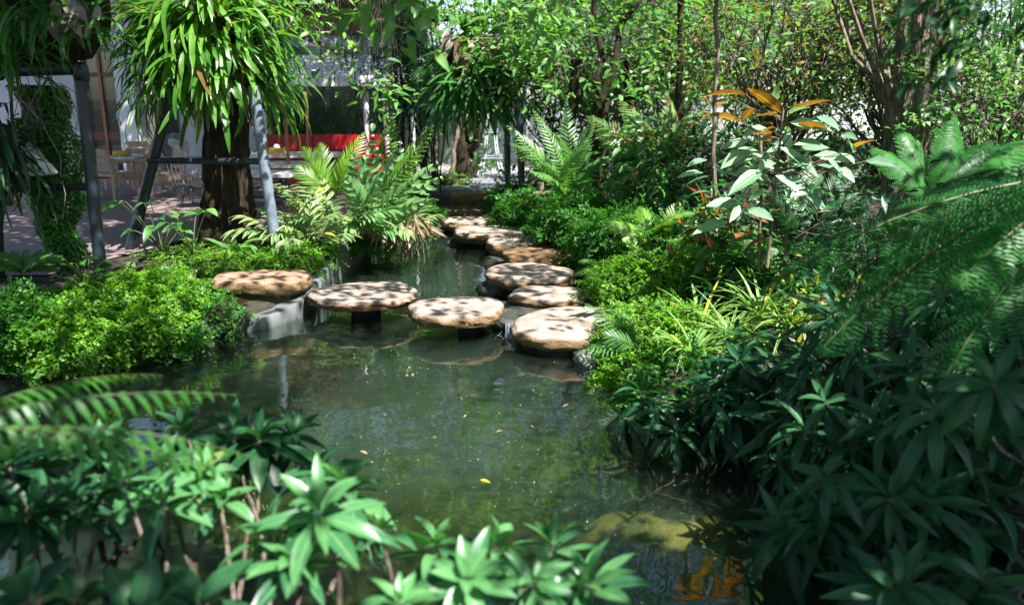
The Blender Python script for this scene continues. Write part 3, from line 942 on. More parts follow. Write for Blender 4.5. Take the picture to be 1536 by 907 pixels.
mb = MB(); mb.box((hx(172), Yh + .27, hz(172)), (.10, .012, .22)); mb.build('notice', solid_mat("pale_blue_notice", (.25, .55, .75), (.2, .5, .7), 3), fr, smooth=False)
mb = MB()
mb.box((hx(226), Yh + .45, 1.7), (.10, .1, 2.6)); mb.box((hx(245), Yh + .46, hz(192)), (.5, .09, .14))
mb.box((hx(246), Yh + .30, 1.7), (.42, .02, 2.6), mat=1)
mb.build('side_window', [MT['redwood'], MT['glass']], t, smooth=False)
mb = MB(); mb.box(((hx(-420) + hx(395)) / 2, Yh - .35, 4.65), (hx(395) - hx(-420), 2.0, .14)); mb.build('eave', MT['redwood'], t, smooth=False)

# --- brick building
Yb = 23.0
bx = lambda px: (px - 768) / FPX * (Yb / ray(768, 100)[1])
bz = lambda py: P(768, py, Y=Yb)[2]
t = thing('brick_building', 'red brick upper storey above a pale wall, behind the white shelter roof', 'building', (bx(480), Yb, GZ))
mb = MB(); mb.box(((bx(330) + bx(640)) / 2, Yb + .2, (bz(53) + 7) / 2), (bx(640) - bx(330), .4, 7 - bz(53))); mb.build('brick_wall', MT['brick'], t, smooth=False)
mb = MB(); mb.box(((bx(330) + bx(640)) / 2, Yb + .22, (bz(53) - .01 + GZ) / 2), (bx(640) - bx(330), .38, bz(53) - GZ)); mb.build('lower_wall', MT['whitewall'], t, smooth=False)
mb = MB(); mb.box(((bx(330) + bx(640)) / 2, Yb - .08, bz(2)), (bx(640) - bx(330), .14, .16)); mb.build('ledge', MT['black'], t, smooth=False)
mb = MB(); mb.tube([(bx(553), Yb - .1, GZ), (bx(553), Yb - .1, bz(48))], .05, 8); mb.build('downpipe', MT['grey'], t)
# --- pale building beyond the right hand trees
t = thing('white_building', 'pale house wall glimpsed through the trees on the right bank', 'building', (6, 26, GZ))
mb = MB(); mb.box((6.5, 26, 2.6), (14, .4, 4.6)); mb.build('wall', MT['white'], t, smooth=False)
mb = MB()
for xx in (1.5, 5.0, 8.5):
    mb = MB(); mb.box((xx, 25.78, 3.3), (1.3, .06, 1.5)); mb.build('window', MT['glass'], t, smooth=False)
mb = MB(); mb.box((6.5, 25.6, 4.98), (14.6, 1.6, .14)); mb.build('roof', MT['grey'], t, smooth=False)
# --- small pale wall behind the tower
mb = MB(); mb.box((P(752, 200, Y=22)[0], 22, 1.3), (1.3, .2, 2.2))
tag(mb.build('garden_wall', MT['whitewall'], smooth=False), 'pale wall standing behind the wire tower beyond the deck', 'wall')

# --- shelter: awning, posts, screen
Ys = 18.6
sx_ = lambda px: (px - 768) / FPX * (Ys / ray(768, 130)[1])
sz_ = lambda py: P(768, py, Y=Ys)[2]
t = thing('shelter', 'open shelter with a white sheet roof on white posts above the red benches', 'shelter', (sx_(500), Ys, GZ))
mb = MB()
x0, x1 = sx_(385), sx_(628)
V = np.array([[x0, Ys - .6, sz_(128)], [x1, Ys - .6, sz_(128)], [x1, Ys + 3.2, sz_(128) + .75], [x0, Ys + 3.2, sz_(128) + .75]])
mb.add(np.vstack([V, V + [0, 0, .06]]), [[0, 3, 2, 1], [4, 5, 6, 7], [0, 1, 5, 4], [1, 2, 6, 5], [2, 3, 7, 6], [3, 0, 4, 7]])
mb.build('roof', MT['white'], t, smooth=False)
mb = MB(); mb.box(((x0 + x1) / 2, Ys - .62, sz_(122)), (x1 - x0, .03, .22)); mb.build('fascia', MT['white'], t, smooth=False)
for px in (402, 553, 582, 622):
    mb = MB(); mb.tube([(sx_(px), Ys - .45, GZ), (sx_(px), Ys - .45, sz_(126))], .055, 10); mb.build('post', MT['white'], t)
mb = MB(); mb.box(((x0 + x1) / 2, Ys + 3.0, 1.8), (x1 - x0 + 2, .08, 2.9))
tag(mb.build('screen_wall', MT['greenwall'], smooth=False), 'greenish screen wall overgrown with plants behind the red benches', 'wall')
# marquee arrow
Ym = 20.9
a = P(444, 52, Y=Ym); b = P(490, 70, Y=Ym); c = P(488, 78, Y=Ym); d = P(521, 78, Y=Ym); e = P(517, 83, Y=Ym); f = P(517, 96, Y=Ym)
t = thing('marquee_sign', 'dark red marquee arrow set with white bulbs above the white shelter roof', 'sign', (a + f) / 2)
mb = MB()
for p, q in ((a, b), (c, d), (e, f)):
    m_ = (p + q) / 2; L_ = np.linalg.norm(q - p); an = math.atan2(q[2] - p[2], q[0] - p[0])
    V0 = np.array([[x, y, z] for z in (-.055, .055) for y in (-.05, .05) for x in (-L_ / 2, L_ / 2)])
    c_, s_ = math.cos(an), math.sin(an)
    V0 = V0 @ np.array([[c_, 0, s_], [0, 1, 0], [-s_, 0, c_]])
    mb.add(V0 + m_, [[0, 2, 3, 1], [4, 5, 7, 6], [0, 1, 5, 4], [2, 6, 7, 3], [0, 4, 6, 2], [1, 3, 7, 5]])
mb.tube([(a + f) / 2 + [0, .05, 0], (a + f) / 2 + [0, .05, -1.6]], .02, 6)
mb.build('letter_frame', MT['darkred'], t, smooth=False)
for p, q, n in ((a, b, 4), (c, d, 3), (e, f, 1)):
    for k in range(n):
        w = p + (q - p) * ((k + .5) / n)
        mb = MB(); mb.lathe(w + [0, -.06, 0], [(.001, .042), (.03, .03), (.042, 0), (.03, -.03), (.001, -.042)], 10); mb.build('bulb', MT['white'], t)

# --- red benches
Yr = 17.9
rx_ = lambda px: (px - 768) / FPX * (Yr / ray(768, 230)[1])
t = thing('red_bench', 'long glossy red bench with a solid back along the rear of the shelter', 'bench', (rx_(480), Yr, GZ))
mb = MB()
for k in range(5):
    a_ = rx_(392) + (rx_(580) - rx_(392)) * (k + .5) / 5
    mb.box((a_, Yr + .25, GZ + .44), ((rx_(580) - rx_(392)) / 5 - .025, .08, .86))
mb.build('backrest', MT['red'], t, smooth=False)
mb = MB(); mb.box(((rx_(392) + rx_(580)) / 2, Yr, GZ + .42), (rx_(580) - rx_(392), .42, .07)); mb.build('seat', MT['red'], t, smooth=False)
mb = MB(); mb.box(((rx_(392) + rx_(580)) / 2, Yr - .12, GZ + .19), (rx_(580) - rx_(392) - .1, .05, .37)); mb.build('base', MT['red'], t, smooth=False)
# a second red partition, end on
mb = MB()
cx = P(476, 255, Y=15.6)[0]
mb.box((cx, 15.9, GZ + .36), (1.15, .06, .70))
tag(mb.build('bench_panel', MT['red'], smooth=False), 'low red bench panel standing behind the nearer white tables', 'bench')


# --- tables
def table(px0, px1, py, Yt, label, depth=.75):
    p0 = P(px0, py, Y=Yt); p1 = P(px1, py, Y=Yt)
    zt = p0[2]; cx = (p0[0] + p1[0]) / 2; w = p1[0] - p0[0]
    t = thing('garden_table', label, 'table', (cx, Yt + depth / 2, GZ), group='pale topped tables on ornate iron legs')
    mb = MB(); mb.box((cx, Yt + depth / 2, zt - .02), (w, depth, .045)); mb.build('table_top', MT['tabletop'], t, smooth=False)
    for s in (-1, 1):
        mb = MB()
        xx = cx + s * (w / 2 - .18)
        for q in (-1, 1):
            th = np.linspace(0, 1, 14)
            mb.tube(np.stack([np.full(14, xx), Yt + depth / 2 + q * (.06 + .22 * np.abs(np.sin(th * 5.2)) * (1 - .3 * th) + .12 * th), GZ + (zt - .05 - GZ) * (1 - th)], -1), .016, 6)
            for r, cz in ((.11, .5), (.08, .28), (.06, .75)):
                an = np.linspace(0, 5.3, 14)
                mb.tube(np.stack([xx + 0 * an, Yt + depth / 2 + q * .13 + r * np.cos(an) * (1 - an / 9), GZ + (zt - GZ) * cz + r * np.sin(an) * (1 - an / 9)], -1), .009, 5)
                mb.tube(np.stack([xx + s * .0 + .13 * np.cos(an) * (1 - an / 9), Yt + .05 + 0 * an, GZ + (zt - GZ) * cz + r * np.sin(an) * (1 - an / 9)], -1), .009, 5)
        mb.build('leg', MT['black'], t)
    mb = MB(); mb.tube([(cx - w / 2 + .18, Yt + depth / 2, GZ + .3), (cx + w / 2 - .18, Yt + depth / 2, GZ + .3)], .014, 6); mb.build('stretcher', MT['black'], t)
    return t


table(300, 502, 233, 14.0, 'pale topped table farthest back, nearest the red bench, holding a yellow tissue box', .9)
table(330, 470, 248, 12.5, 'pale topped table between the other two iron legged tables', .8)
table(300, 434, 262, 11.4, 'pale topped table closest to the tree trunk, lowest of the three in view', .7)
t = thing('tissue_box', 'yellow tissue box on the pale table by the red bench', 'box', P(415, 231, Y=14.3))
mb = MB(); mb.box(P(415, 227, Y=14.35), (.24, .16, .11)); mb.build('box', MT['yellowbox'], t, smooth=False)
mb = MB(); mb.lathe(P(415, 222, Y=14.35), [(.05, -.01), (.06, .03), (.03, .06), (.001, .065)], 8); mb.build('tissue', MT['white'], t)
for px, y0, y1, Yp, lab in ((429, 188, 262, 12.8, 'short orange wooden parasol pole rising through the middle table'), (459, 150, 262, 14.4, 'taller orange wooden parasol pole rising through the farthest table')):
    mb = MB(); a = P(px, y0, Y=Yp); mb.tube([(a[0], Yp, GZ), (a[0], Yp, a[2])], .026, 10)
    mb.lathe((a[0], Yp, a[2]), [(.03, -.02), (.045, 0), (.04, .09), (.02, .14), (.001, .15)], 10)
    tag(mb.build('parasol_pole', MT['orangewood']), lab, 'pole')


# --- wooden armchairs
def armchair(px, py, label, rz):
    c = P(px, py, z=GZ)
    t = thing('wooden_armchair', label, 'chair', (c[0], c[1], GZ + .008), rz, 'pale wooden armchairs on the terrace')
    w, dp, sh, bh = .62, .58, .40, .80
    mb = MB(); mb.box((0, 0, sh), (w - .1, dp - .06, .05)); mb.build('seat', MT['wood'], t, smooth=False, local=True)
    mb = MB()
    for k in range(3):
        mb.box((0, dp / 2 - .01 + .02 * k, sh + .12 + .125 * k), (w - .12, .03, .115), rx=-.15)
    mb.build('backrest', MT['wood'], t, smooth=False, local=True)
    for s in (-1, 1):
        mb = MB(); mb.tube([(s * (w / 2 - .03), dp / 2 - .02, 0), (s * (w / 2 - .03), dp / 2 - .04, sh), (s * (w / 2 - .03), dp / 2 + .05, bh)], .033, 6); mb.build('leg', MT['wood'], t, local=True)
        mb = MB(); mb.tube([(s * (w / 2 - .03), -dp / 2 + .03, 0), (s * (w / 2 - .03), -dp / 2 + .03, .58)], .035, 6); mb.build('leg', MT['wood'], t, local=True)
        mb = MB(); mb.tube([(s * (w / 2 - .03), -dp / 2 - .03, .585), (s * (w / 2 - .03), -dp / 4, .61), (s * (w / 2 - .03), dp / 2, .62)], .035, 6); mb.build('armrest', MT['wood'], t, local=True)
    mb = MB()
    for s in (-1, 1):
        mb.box((s * (w / 2 - .035), 0, sh - .06), (.04, dp - .1, .08))
    mb.box((0, -dp / 2 + .04, sh - .06), (w - .1, .035, .08))
    mb.build('apron', MT['wood'], t, smooth=False, local=True)
    return t


armchair(174, 297, 'wooden armchair seen from behind, right next to the tall pipe post', 2.75)
armchair(246, 296, 'wooden armchair in sunlight with its open side showing beside the wire chair', -.9)
armchair(222, 280, 'wooden armchair half hidden behind the slanted pipe leg and the small table', .5)
c = P(190, 283, z=GZ)
t = thing('small_table', 'small square wooden table among the armchairs carrying a yellow bowl', 'table', (c[0], c[1], GZ))
mb = MB(); mb.box((c[0], c[1], GZ + .58), (.6, .6, .04)); mb.build('table_top', MT['tabletop'], t, smooth=False)
for s in (-1, 1):
    for q in (-1, 1):
        mb = MB(); mb.box((c[0] + s * .25, c[1] + q * .25, GZ + .285), (.05, .05, .54)); mb.build('leg', MT['wood'], t, smooth=False)
mb = MB(); mb.lathe((c[0] + .02, c[1] - .15, GZ + .602), [(.001, 0), (.12, 0), (.13, .1), (.11, .1), (.10, .03), (.001, .02)], 16)
tag(mb.build('yellow_bowl', MT['yellowbox']), 'yellow bowl standing on the small table between the armchairs', 'bowl')

# wire chair
c = P(297, 312, z=GZ)
t = thing('wire_chair', 'black wire lounge chair with a fan of thin rods behind the big trunk', 'chair', (c[0], c[1], GZ + .01))
mb = MB()
for k in range(15):
    s = (k - 7) / 7
    mb.tube([(s * .26, -.05, .10), (s * .36, -.03, .42), (s * .46, .06, .74)], .008, 5)
an = np.linspace(-1, 1, 13)
mb.tube(np.stack([an * .46, .06 + 0 * an, .74 + .03 * (1 - an ** 2)], -1), .012, 6)
mb.build('backrest', MT['black'], t, local=True)
mb = MB(); mb.lathe((0, .22, .30), [(.001, 0), (.28, 0), (.30, .02), (.28, .04), (.001, .03)], 20); mb.build('seat', MT['black'], t, local=True)
for s in (-1, 1):
    for q in (-1, 1):
        mb = MB(); mb.tube([(s * .18, .2 + q * .18, .30), (s * .24, .2 + q * .24, 0)], .011, 5); mb.build('leg', MT['black'], t, local=True)

# pedestal fan
c = P(267, 219, Y=16.0)
t = thing('pedestal_fan', 'round pedestal fan with a pale guard standing behind the armchairs', 'fan', (c[0], 16.0, GZ))
mb = MB()
an = np.linspace(0, 2 * math.pi, 25)
for r in np.linspace(.05, .235, 8):
    mb.tube(np.stack([c[0] + r * np.cos(an), 15.9 + 0 * an, c[2] + r * np.sin(an)], -1), .004 if r < .22 else .008, 4, cap=False)
for k in range(24):
    q = k * math.pi / 12
    mb.tube([(c[0] + .04 * math.cos(q), 15.89, c[2] + .04 * math.sin(q)), (c[0] + .235 * math.cos(q), 15.92, c[2] + .235 * math.sin(q))], .003, 4, cap=False)
mb.build('guard', MT['grey'], t)
mb = MB()
for k in range(3):
    q = k * 2.094 + .4
    rr = np.array([math.cos(q), 0, math.sin(q)]); ss = np.array([-math.sin(q), .25, math.cos(q)])
    B = Leaves(); B.add(np.array([c[0], 15.97, c[2]]), rr, [0, -1, .2], .21, .17, .1); B.flush(mb, T_ELL)
mb.build('blades', solid_mat("fan_blade", (.5, .5, .56), (.4, .4, .46), 3, .4), t)
mb = MB(); mb.tube([(c[0], 15.93, c[2]), (c[0], 16.15, c[2])], .06, 10); mb.build('motor', MT['white'], t)
mb = MB(); mb.tube([(c[0], 16.06, c[2]), (c[0], 16.06, GZ + .03)], .02, 8); mb.lathe((c[0], 16.06, GZ + .008), [(.22, 0), (.22, .02), (.05, .05), (.001, .06)], 16); mb.build('stand', MT['grey'], t)

# clutter by the vine column
c = P(118, 302, z=GZ)
t = thing('clay_pot', 'terracotta pot on the terrace tiles beside the vine covered column', 'pot', (c[0] - .9, c[1] - .5, GZ + .008))
mb = MB(); mb.lathe((0, 0, 0), [(.001, 0), (.11, 0), (.16, .24), (.18, .25), (.18, .29), (.15, .29), (.14, .24), (.001, .2)], 20); mb.build('pot', MT['terracotta'], t, local=True)
rock('boulder', 'rounded grey brown boulder on the terrace behind the tall pipe post', P(150, 300, z=GZ) + [0, -.6, .09], np.array([.15, .13, .12]), 'rock_pale', 44, 'boulder')
c = P(47, 240, Y=7.85)
t = thing('cone_lantern', 'white cone shaped lantern hanging among grey roots beside the vine column', 'lantern', c + [0, 0, .14])
mb = MB(); mb.lathe(c, [(.001, .17), (.03, .155), (.21, -.12), (.20, -.135), (.02, .13)], 24); mb.build('shade', MT['white'], t)
mb = MB(); mb.tube([c + [0, 0, .165], c + [0, 0, 1.1]], .006, 5); mb.build('cord', MT['black'], t)

# =================================================================== PIPE FRAMES
R_ = .055


def pipe(name, pts, parent, r=R_, mat='pipe'):
    mb = MB(); mb.tube(pts, r, 16); return mb.build(name, MT[mat], parent)


A0 = P(152, 418, Y=7.6); A1 = P(121, 104, Y=7.6)
t = thing('pipe_frame', 'dark pipe frame with a level top rail propping the mossy trunk at the corner', 'frame', A0)
pipe('post', [A0 - [0, 0, .1], A1 + [0, 0, .02]], t)
B1 = P(-40, 108, Y=7.75)
pipe('top_rail', [A1 + [-.055, 0, 0], B1], t, .05)
m1 = A0 + (A1 - A0) * .455
pipe('mid_rail', [m1, P(-30, 285, Y=8.2)], t, .036)
mb = MB(); mb.lathe(A1, [(.001, .066), (.035, .06), (.062, .03), (.066, -.03), (.064, -.1), (.057, -.1)], 16); mb.build('elbow', MT['pipe'], t)
pipe('post', [P(-2, 430, Y=7.9) - [0, 0, .1], P(-14, 108, Y=7.75)], t, .05)
L0 = P(194, 360, Y=9.3); L1 = P(262, 120, Y=9.3)
R0 = P(417, 382, Y=8.9); R1 = P(380, 130, Y=9.0)
t = thing('pipe_frame', 'slanted A shaped pipe frame with a crossbar bracing the thick fern covered trunk', 'frame', (L0 + R0) / 2)
pipe('leg', [L0 - [0, 0, .1], L1], t, .06)
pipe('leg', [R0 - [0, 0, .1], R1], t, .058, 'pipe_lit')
f = lambda a, b, py: a + (b - a) * ((P(0, py, Y=a[1])[2] - a[2]) / (b[2] - a[2]))
pipe('crossbar', [f(L0, L1, 241) + [-.03, -.02, 0], f(R0, R1, 243) + [.02, 0, 0]], t, .033)
t = thing('pipe_frame', 'pair of black uprights beside the deck holding up the hanging antler fern', 'frame', P(770, 290, Y=13.6))
for xa, xb, ya, Yq in ((762, 758, 268, 14.6), (784, 774, 298, 13.2)):
    a = P(xa, ya, Y=Yq); b = P(xb, 20, Y=Yq)
    pipe('post', [a - [0, 0, .2], b], t, .055, 'pipe')
pipe('top_rail', [P(758, 22, Y=14.6), P(640, 30, Y=14.2)], t, .05)

# wire tower
c = P(737, 277, Y=15.6)
t = thing('wire_tower', 'grey wire lattice tower sculpture on four splayed legs standing on the deck', 'sculpture', (c[0], 15.6, .45))
H = 1.75
wf = lambda z: .315 * np.interp(z, [0, .2, .5, .7, 1.2, H], [1, .80, .50, .38, .22, .05])
legs_ = []
for sx2 in (-1, 1):
    for sy2 in (-1, 1):
        mb = MB()
        z = np.linspace(0, H, 20)
        off = .5 * .17 * np.interp(z, [0, .6, 1.2], [1, .55, .3])
        for ox, oy in ((0, 0), (1, 0), (0, 1), (1, 1)):
            w = wf(z)
            mb.tube(np.stack([c[0] + sx2 * (w - ox * off), 15.6 + sy2 * (w - oy * off), .45 + z], -1), .012, 5)
        for k in range(19):
            w0, w1 = wf(z[k]), wf(z[k + 1])
            o0, o1 = off[k], off[k + 1]
            fl = k % 2
            mb.tube([(c[0] + sx2 * (w0 - o0 * fl), 15.6 + sy2 * w0, .45 + z[k]), (c[0] + sx2 * (w1 - o1 * (1 - fl)), 15.6 + sy2 * w1, .45 + z[k + 1])], .008, 4, cap=False)
            mb.tube([(c[0] + sx2 * w0, 15.6 + sy2 * (w0 - o0 * fl), .45 + z[k]), (c[0] + sx2 * w1, 15.6 + sy2 * (w1 - o1 * (1 - fl)), .45 + z[k + 1])], .005, 4, cap=False)
        mb.build('leg', MT['silver'], t)
for zz, ex in ((.52, .05), (.98, .03), (1.3, .02)):
    mb = MB(); w = float(wf(zz)) + ex
    for q in (0, .045):
        mb.tube([(c[0] + a * w, 15.6 + b * w, .45 + zz + q) for a, b in ((-1, -1), (1, -1), (1, 1), (-1, 1), (-1, -1))], .009, 5)
    for k in range(12):
        u = -w + 2 * w * (k + .5) / 12
        mb.tube([(c[0] + u, 15.6 - w, .45 + zz), (c[0] + u, 15.6 - w, .45 + zz + .045)], .006, 4)
    mb.build('platform', MT['grey'], t)

# wooden rail
t = thing('rail_fence', 'low rustic wooden rail between the dark trunks beyond the ferny bank', 'fence', P(880, 300, Y=12))
a = P(800, 291, Y=12.2); b = P(965, 281, Y=12.2)
mb = MB(); mb.tube([a, b], .035, 8, lump=.05); mb.build('rail', MT['bark_pale'], t)
for px in (812, 868, 950):
    p = P(px, 286, Y=12.25); mb = MB(); mb.tube([(p[0], 12.25, GZ), (p[0], 12.25, p[2] + .12)], .04, 8, lump=.05); mb.build('post', MT['bark_pale'], t)

# =================================================================== SHADE CANOPY
POOLS = [  # crown gaps shaped to let sun through: point, radius, share of leaves kept
    (P(545, 437, z=.23), .8, .26), (P(690, 460, z=.23), .8, .22), (P(855, 480, z=.2), 1.0, .10), (P(800, 430, z=.22), 1.0, .3), (P(790, 385, z=.22), 1.3, .34),
    (P(730, 340, z=.22), 1.5, .3), (P(380, 100, Y=8.8), 1.4, .05), (P(270, 60, Y=9.2), .8, .3), (P(560, 260, Y=10.4), 1.5, .04), (P(470, 330, Y=9.6), 1.0, .06),
    (P(260, 430, Y=7.0), .65, .05), (P(110, 500, Y=6.3), .55, .25), (P(390, 420, z=.4), .6, .16), (P(405, 300, Y=8.9), .5, .15),
    (P(270, 310, z=.42), .7, .05), (P(200, 335, z=.42), .5, .15), (P(950, 520, Y=6.2), .8, .03), (P(1060, 480, Y=6.2), 1.1, .03), (P(950, 420, Y=7.8), .9, .08), (P(1130, 430, Y=6.2), .9, .06),
    (P(1170, 220, Y=6.5), .9, .05), (P(890, 70, Y=13), 2.8, .03), (P(1030, 60, Y=13), 2.4, .05), (P(800, 190, Y=11.2), 1.4, .06), (P(990, 180, Y=12), 1.6, .12),
    (P(490, 770, Y=2.2), .42, .03), (P(700, 850, Y=2.1), .42, .03), (P(840, 850, Y=2.2), .42, .03), (P(600, 830, Y=2.3), .35, .05), (P(270, 650, Y=2.6), .3, .35), (P(250, 740, Y=2.5), .3, .55), (P(330, 600, Y=2.5), .42, .05),
    (P(750, 610, z=0), 1.6, .03), (P(620, 640, z=0), .9, .06), (P(712, 295, z=.3), .8, .08), (P(880, 350, z=.3), 1.0, .08), (P(1020, 725, z=0), .5, .04), (P(820, 720, z=0), .6, .3), (P(100, 850, z=0), .6, .15), (P(620, 410, z=0), 1.2, .06), (P(860, 560, z=0), .8, .06),
    (P(1450, 150, Y=9), 1.4, .06), (P(1180, 70, Y=9.5), 1.9, .08), (P(1130, 540, Y=4.8), .7, .1), (P(1250, 560, Y=4.2), .6, .12), (P(960, 600, Y=4.8), .5, .2), (P(1180, 640, Y=4.1), .35, .4), (P(900, 345, Y=10), 1.4, .15), (P(510, 60, Y=9), .9, .15), (P(590, 30, Y=5), .5, .15), (P(715, 130, Y=13.5), 1.4, .08),
    (np.array([4.0, 15.0, 2.5]), 3.4, .06), (np.array([7.0, 11.5, 2.5]), 2.6, .12), (np.array([1.0, 16.5, 2.5]), 3.4, .05), (np.array([5.0, 21., 2.5]), 3.6, .08), (np.array([-1, 17, .5]), 2.2, .15),
    (P(1240, 420, Y=4.0), .8, .04), (P(1340, 350, Y=4.2), .8, .06), (P(1440, 380, Y=3.6), .5, .25), (P(1200, 450, Y=5.5), .5, .2), (P(1400, 220, Y=8), 1.2, .2),
]


def sun_keep(p):
    k = np.full(len(p), .97)
    for c, r, d in POOLS:
        q = p - c
        al = q @ SUN
        pr = np.linalg.norm(q - al[:, None] * SUN, axis=1)
        f = np.clip((pr / r - .75) / .45, 0, 1)
        k = np.where(al > 0, np.minimum(k, d + (.97 - d) * f), k)
    return k


TREES = {
    'trunk_tree': np.array([*P(345, 360, Y=9.6)[:2], 0]), 'vase_tree': np.array([*P(1345, 250, Y=9.0)[:2], 0]),
    'shade_tree': np.array([6.6, 2.0, 0]), 'far_tree': np.array([*P(905, 300, Y=12.0)[:2], 0]), 'left_tree': np.array([*P(70, 300, Y=7.9)[:2], 0])}
g = np.random.default_rng(3)
nc = 8200
cx = g.uniform(-8.5, 12, nc); cy = g.uniform(-3.5, 21.0, nc)
czz = 5.2 + 1.5 * g.random(nc) + np.clip(cy - 14, 0, 9) * g.uniform(-.05, .55, nc) + .25 * np.sin(cx * 1.3) * np.sin(cy * 1.1)
per = 26
pc = np.repeat(np.stack([cx, cy, czz], -1), per, 0) + g.normal(size=(nc * per, 3)) * [.24, .24, .16]
n2 = 1500
lo = np.stack([g.uniform(1.9, 8.0, n2), g.uniform(-2.5, 5.0, n2), g.uniform(3.1, 4.6, n2)], -1)  # unseen lower leaves added to deepen the shade over the near right bank
lo = np.repeat(lo, per, 0) + g.normal(size=(n2 * per, 3)) * [.22, .22, .14]
n3 = 2600
hi_ = np.stack([g.uniform(-7, 10, n3), g.uniform(5.0, 24, n3), g.uniform(8.5, 12.5, n3)], -1)  # unseen upper leaves added to close sky gaps in the water's reflection
hi_ = np.repeat(hi_, per, 0) + g.normal(size=(n3 * per, 3)) * [.32, .32, .22]
pc = np.vstack([pc, lo, hi_])
cu = np.repeat(g.random(len(pc) // per), per)
kp = np.clip(cu * .98 + (g.random(len(pc)) - .5) * .16, 0, .999) < sun_keep(pc)
pc = pc[kp]
n4 = 400
bk = np.stack([g.uniform(-9, 12, n4), g.uniform(18, 22, n4), g.uniform(4.7, 11.5, n4)], -1)  # unseen leaves added above the view to darken what the water reflects
pc = np.vstack([pc, np.repeat(bk, per, 0) + g.normal(size=(n4 * per, 3)) * [.3, .3, .24]])
keys = list(TREES)
own = np.argmin(np.stack([np.linalg.norm((pc - TREES[k])[:, :2], axis=1) * (1.0 if k != 'left_tree' else 1.15) for k in keys]), 0)


def crown_leaves(k):
    q = pc[own == keys.index(k)]
    n = len(q)
    d = nrm(g.normal(size=(n, 3)) * [1, 1, .4]); nm = g.normal(size=(n, 3)) * .4 + [0, 0, 1]
    B = Leaves(); B.add(q, d, nm, .16 * g.uniform(.7, 1.25, n), .085 * g.uniform(.7, 1.2, n), .1)
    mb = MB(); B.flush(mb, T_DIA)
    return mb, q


def limbs(st, fork, q, r, n=34):
    if len(q) == 0:
        return
    sel = q[g.integers(0, len(q), n)]
    for s in sel:
        hub = fork + (s - fork) * .5 + [0, 0, .5]
        path = np.vstack([curve_pts(fork, hub, g.normal(size=3) * .1, 4), curve_pts(hub, s, g.normal(size=3) * .1, 4)[1:]])
        if (sun_keep(np.concatenate([path[:-1] + (path[1:] - path[:-1]) * q for q in (.2, .5, .8)])) < .5).sum() > 0:
            continue
        st.tube(path, np.linspace(r * .3, r * .05, 7), 6)


def big_tree(key, label, trunks, fork, mat='bark', group=None, canopy=True):
    """trunks: list of (points, radii, lumpiness)"""
    t = thing('tree', label, 'tree', trunks[0][0][0], group=group)
    st = MB()
    for pts, r, lm in trunks:
        st.tube(pts, r, 28, lump=lm, rng=g)
    st.build('trunk', MT[mat], t)
    if canopy:
        mb, q = crown_leaves(key)
        mb.build('crown', MT['canopy'], t)
        bl = MB(); limbs(bl, np.asarray(fork, float), q, .28); 
        if bl.n:
            bl.build('limbs', MT[mat], t)
    return t


def line(a, b, n=14, wob=.02):
    p = curve_pts(a, b, g.normal(size=3) * wob * 2, n, g, wob)
    p[0] = a
    return p


b0 = P(347, 366, Y=9.6); b1 = P(338, 160, Y=9.6); b2 = P(318, -40, Y=9.6)
b0[2] = .3
top = b2 + [0.1, 0, 1.6]
big_tree('trunk_tree', 'thick dark furrowed tree trunk carrying the large strap leaved fern by the terrace',
         [(np.vstack([line(b0, b1, 18, .006), line(b1, b2, 12, .01)[1:], line(b2, top, 8, .02)[1:]]), np.interp(np.linspace(0, 1, 36), [0, .06, .2, .5, 1], [.38, .30, .255, .23, .18]), .085)], top)
l0 = P(75, 330, Y=8.0); l0[2] = .3
big_tree('left_tree', 'black leaning epiphyte laden trunk above the level pipe frame in the upper corner',
         [(np.vstack([line(P(-60, 70, Y=8.1), P(95, 48, Y=8.0), 8, .02), line(P(95, 48, Y=8.0), P(165, -140, Y=7.9), 8, .02)[1:]]), np.linspace(.34, .26, 15), .14),
          (line(l0 - [1.0, 0, 0], P(-60, 70, Y=8.1), 12, .02), .2, .12)], P(150, -120, Y=7.5))
v0 = P(1345, 262, Y=9.0); v0[2] = .3
vt = []
for k in range(13):
    a = k / 13 * 6.28
    vt.append((np.vstack([[v0 + [.05 * math.cos(a), .05 * math.sin(a), 0]], [P(1343, 165, Y=9) + [.07 * math.cos(a), .07 * math.sin(a), 0]], [P(1343, 120, Y=9) + [.2 * math.cos(a), .2 * math.sin(a), 0]],
                          [P(1343, 70, Y=9) + [.42 * math.cos(a), .42 * math.sin(a), g.normal() * .05]], [P(1343, -60, Y=9) + [.75 * math.cos(a), .75 * math.sin(a), .1]]]), np.array([.05, .04, .03, .022, .014]), .05))
big_tree('vase_tree', 'many stemmed tree flaring like a vase from a narrow brown trunk amid the ferns', vt, P(1345, -60, Y=9) + [0, 0, 1.2], 'bark_pale')
s0 = P(1388, 262, Y=8.6); s0[2] = .3
big_tree('', 'stout fluted brown trunk standing just right of the vase shaped tree', [(line(s0 + [q * .07, q * q * .03, 0], P(1388 + 14 * q, -40, Y=8.6 + q * .05), 12, .02), np.linspace(.06, .035, 12), .1) for q in (-1, 0, 1, .4)], None, 'bark_pale', canopy=False)
w0 = P(905, 305, Y=12); w0[2] = .3
big_tree('far_tree', 'dark trunk rising behind the rustic rail with fibrous peeling bark',
         [(line(w0, P(903, 150, Y=12), 10, .02), .11, .12), (line(P(903, 150, Y=12), P(990, -60, Y=12.8), 8, .05), np.linspace(.05, .03, 8), .1), (line(P(903, 150, Y=12), P(870, -60, Y=12.3), 8, .05), np.linspace(.045, .025, 8), .1)], P(930, -60, Y=12.3) + [0, 0, .8], 'bark')
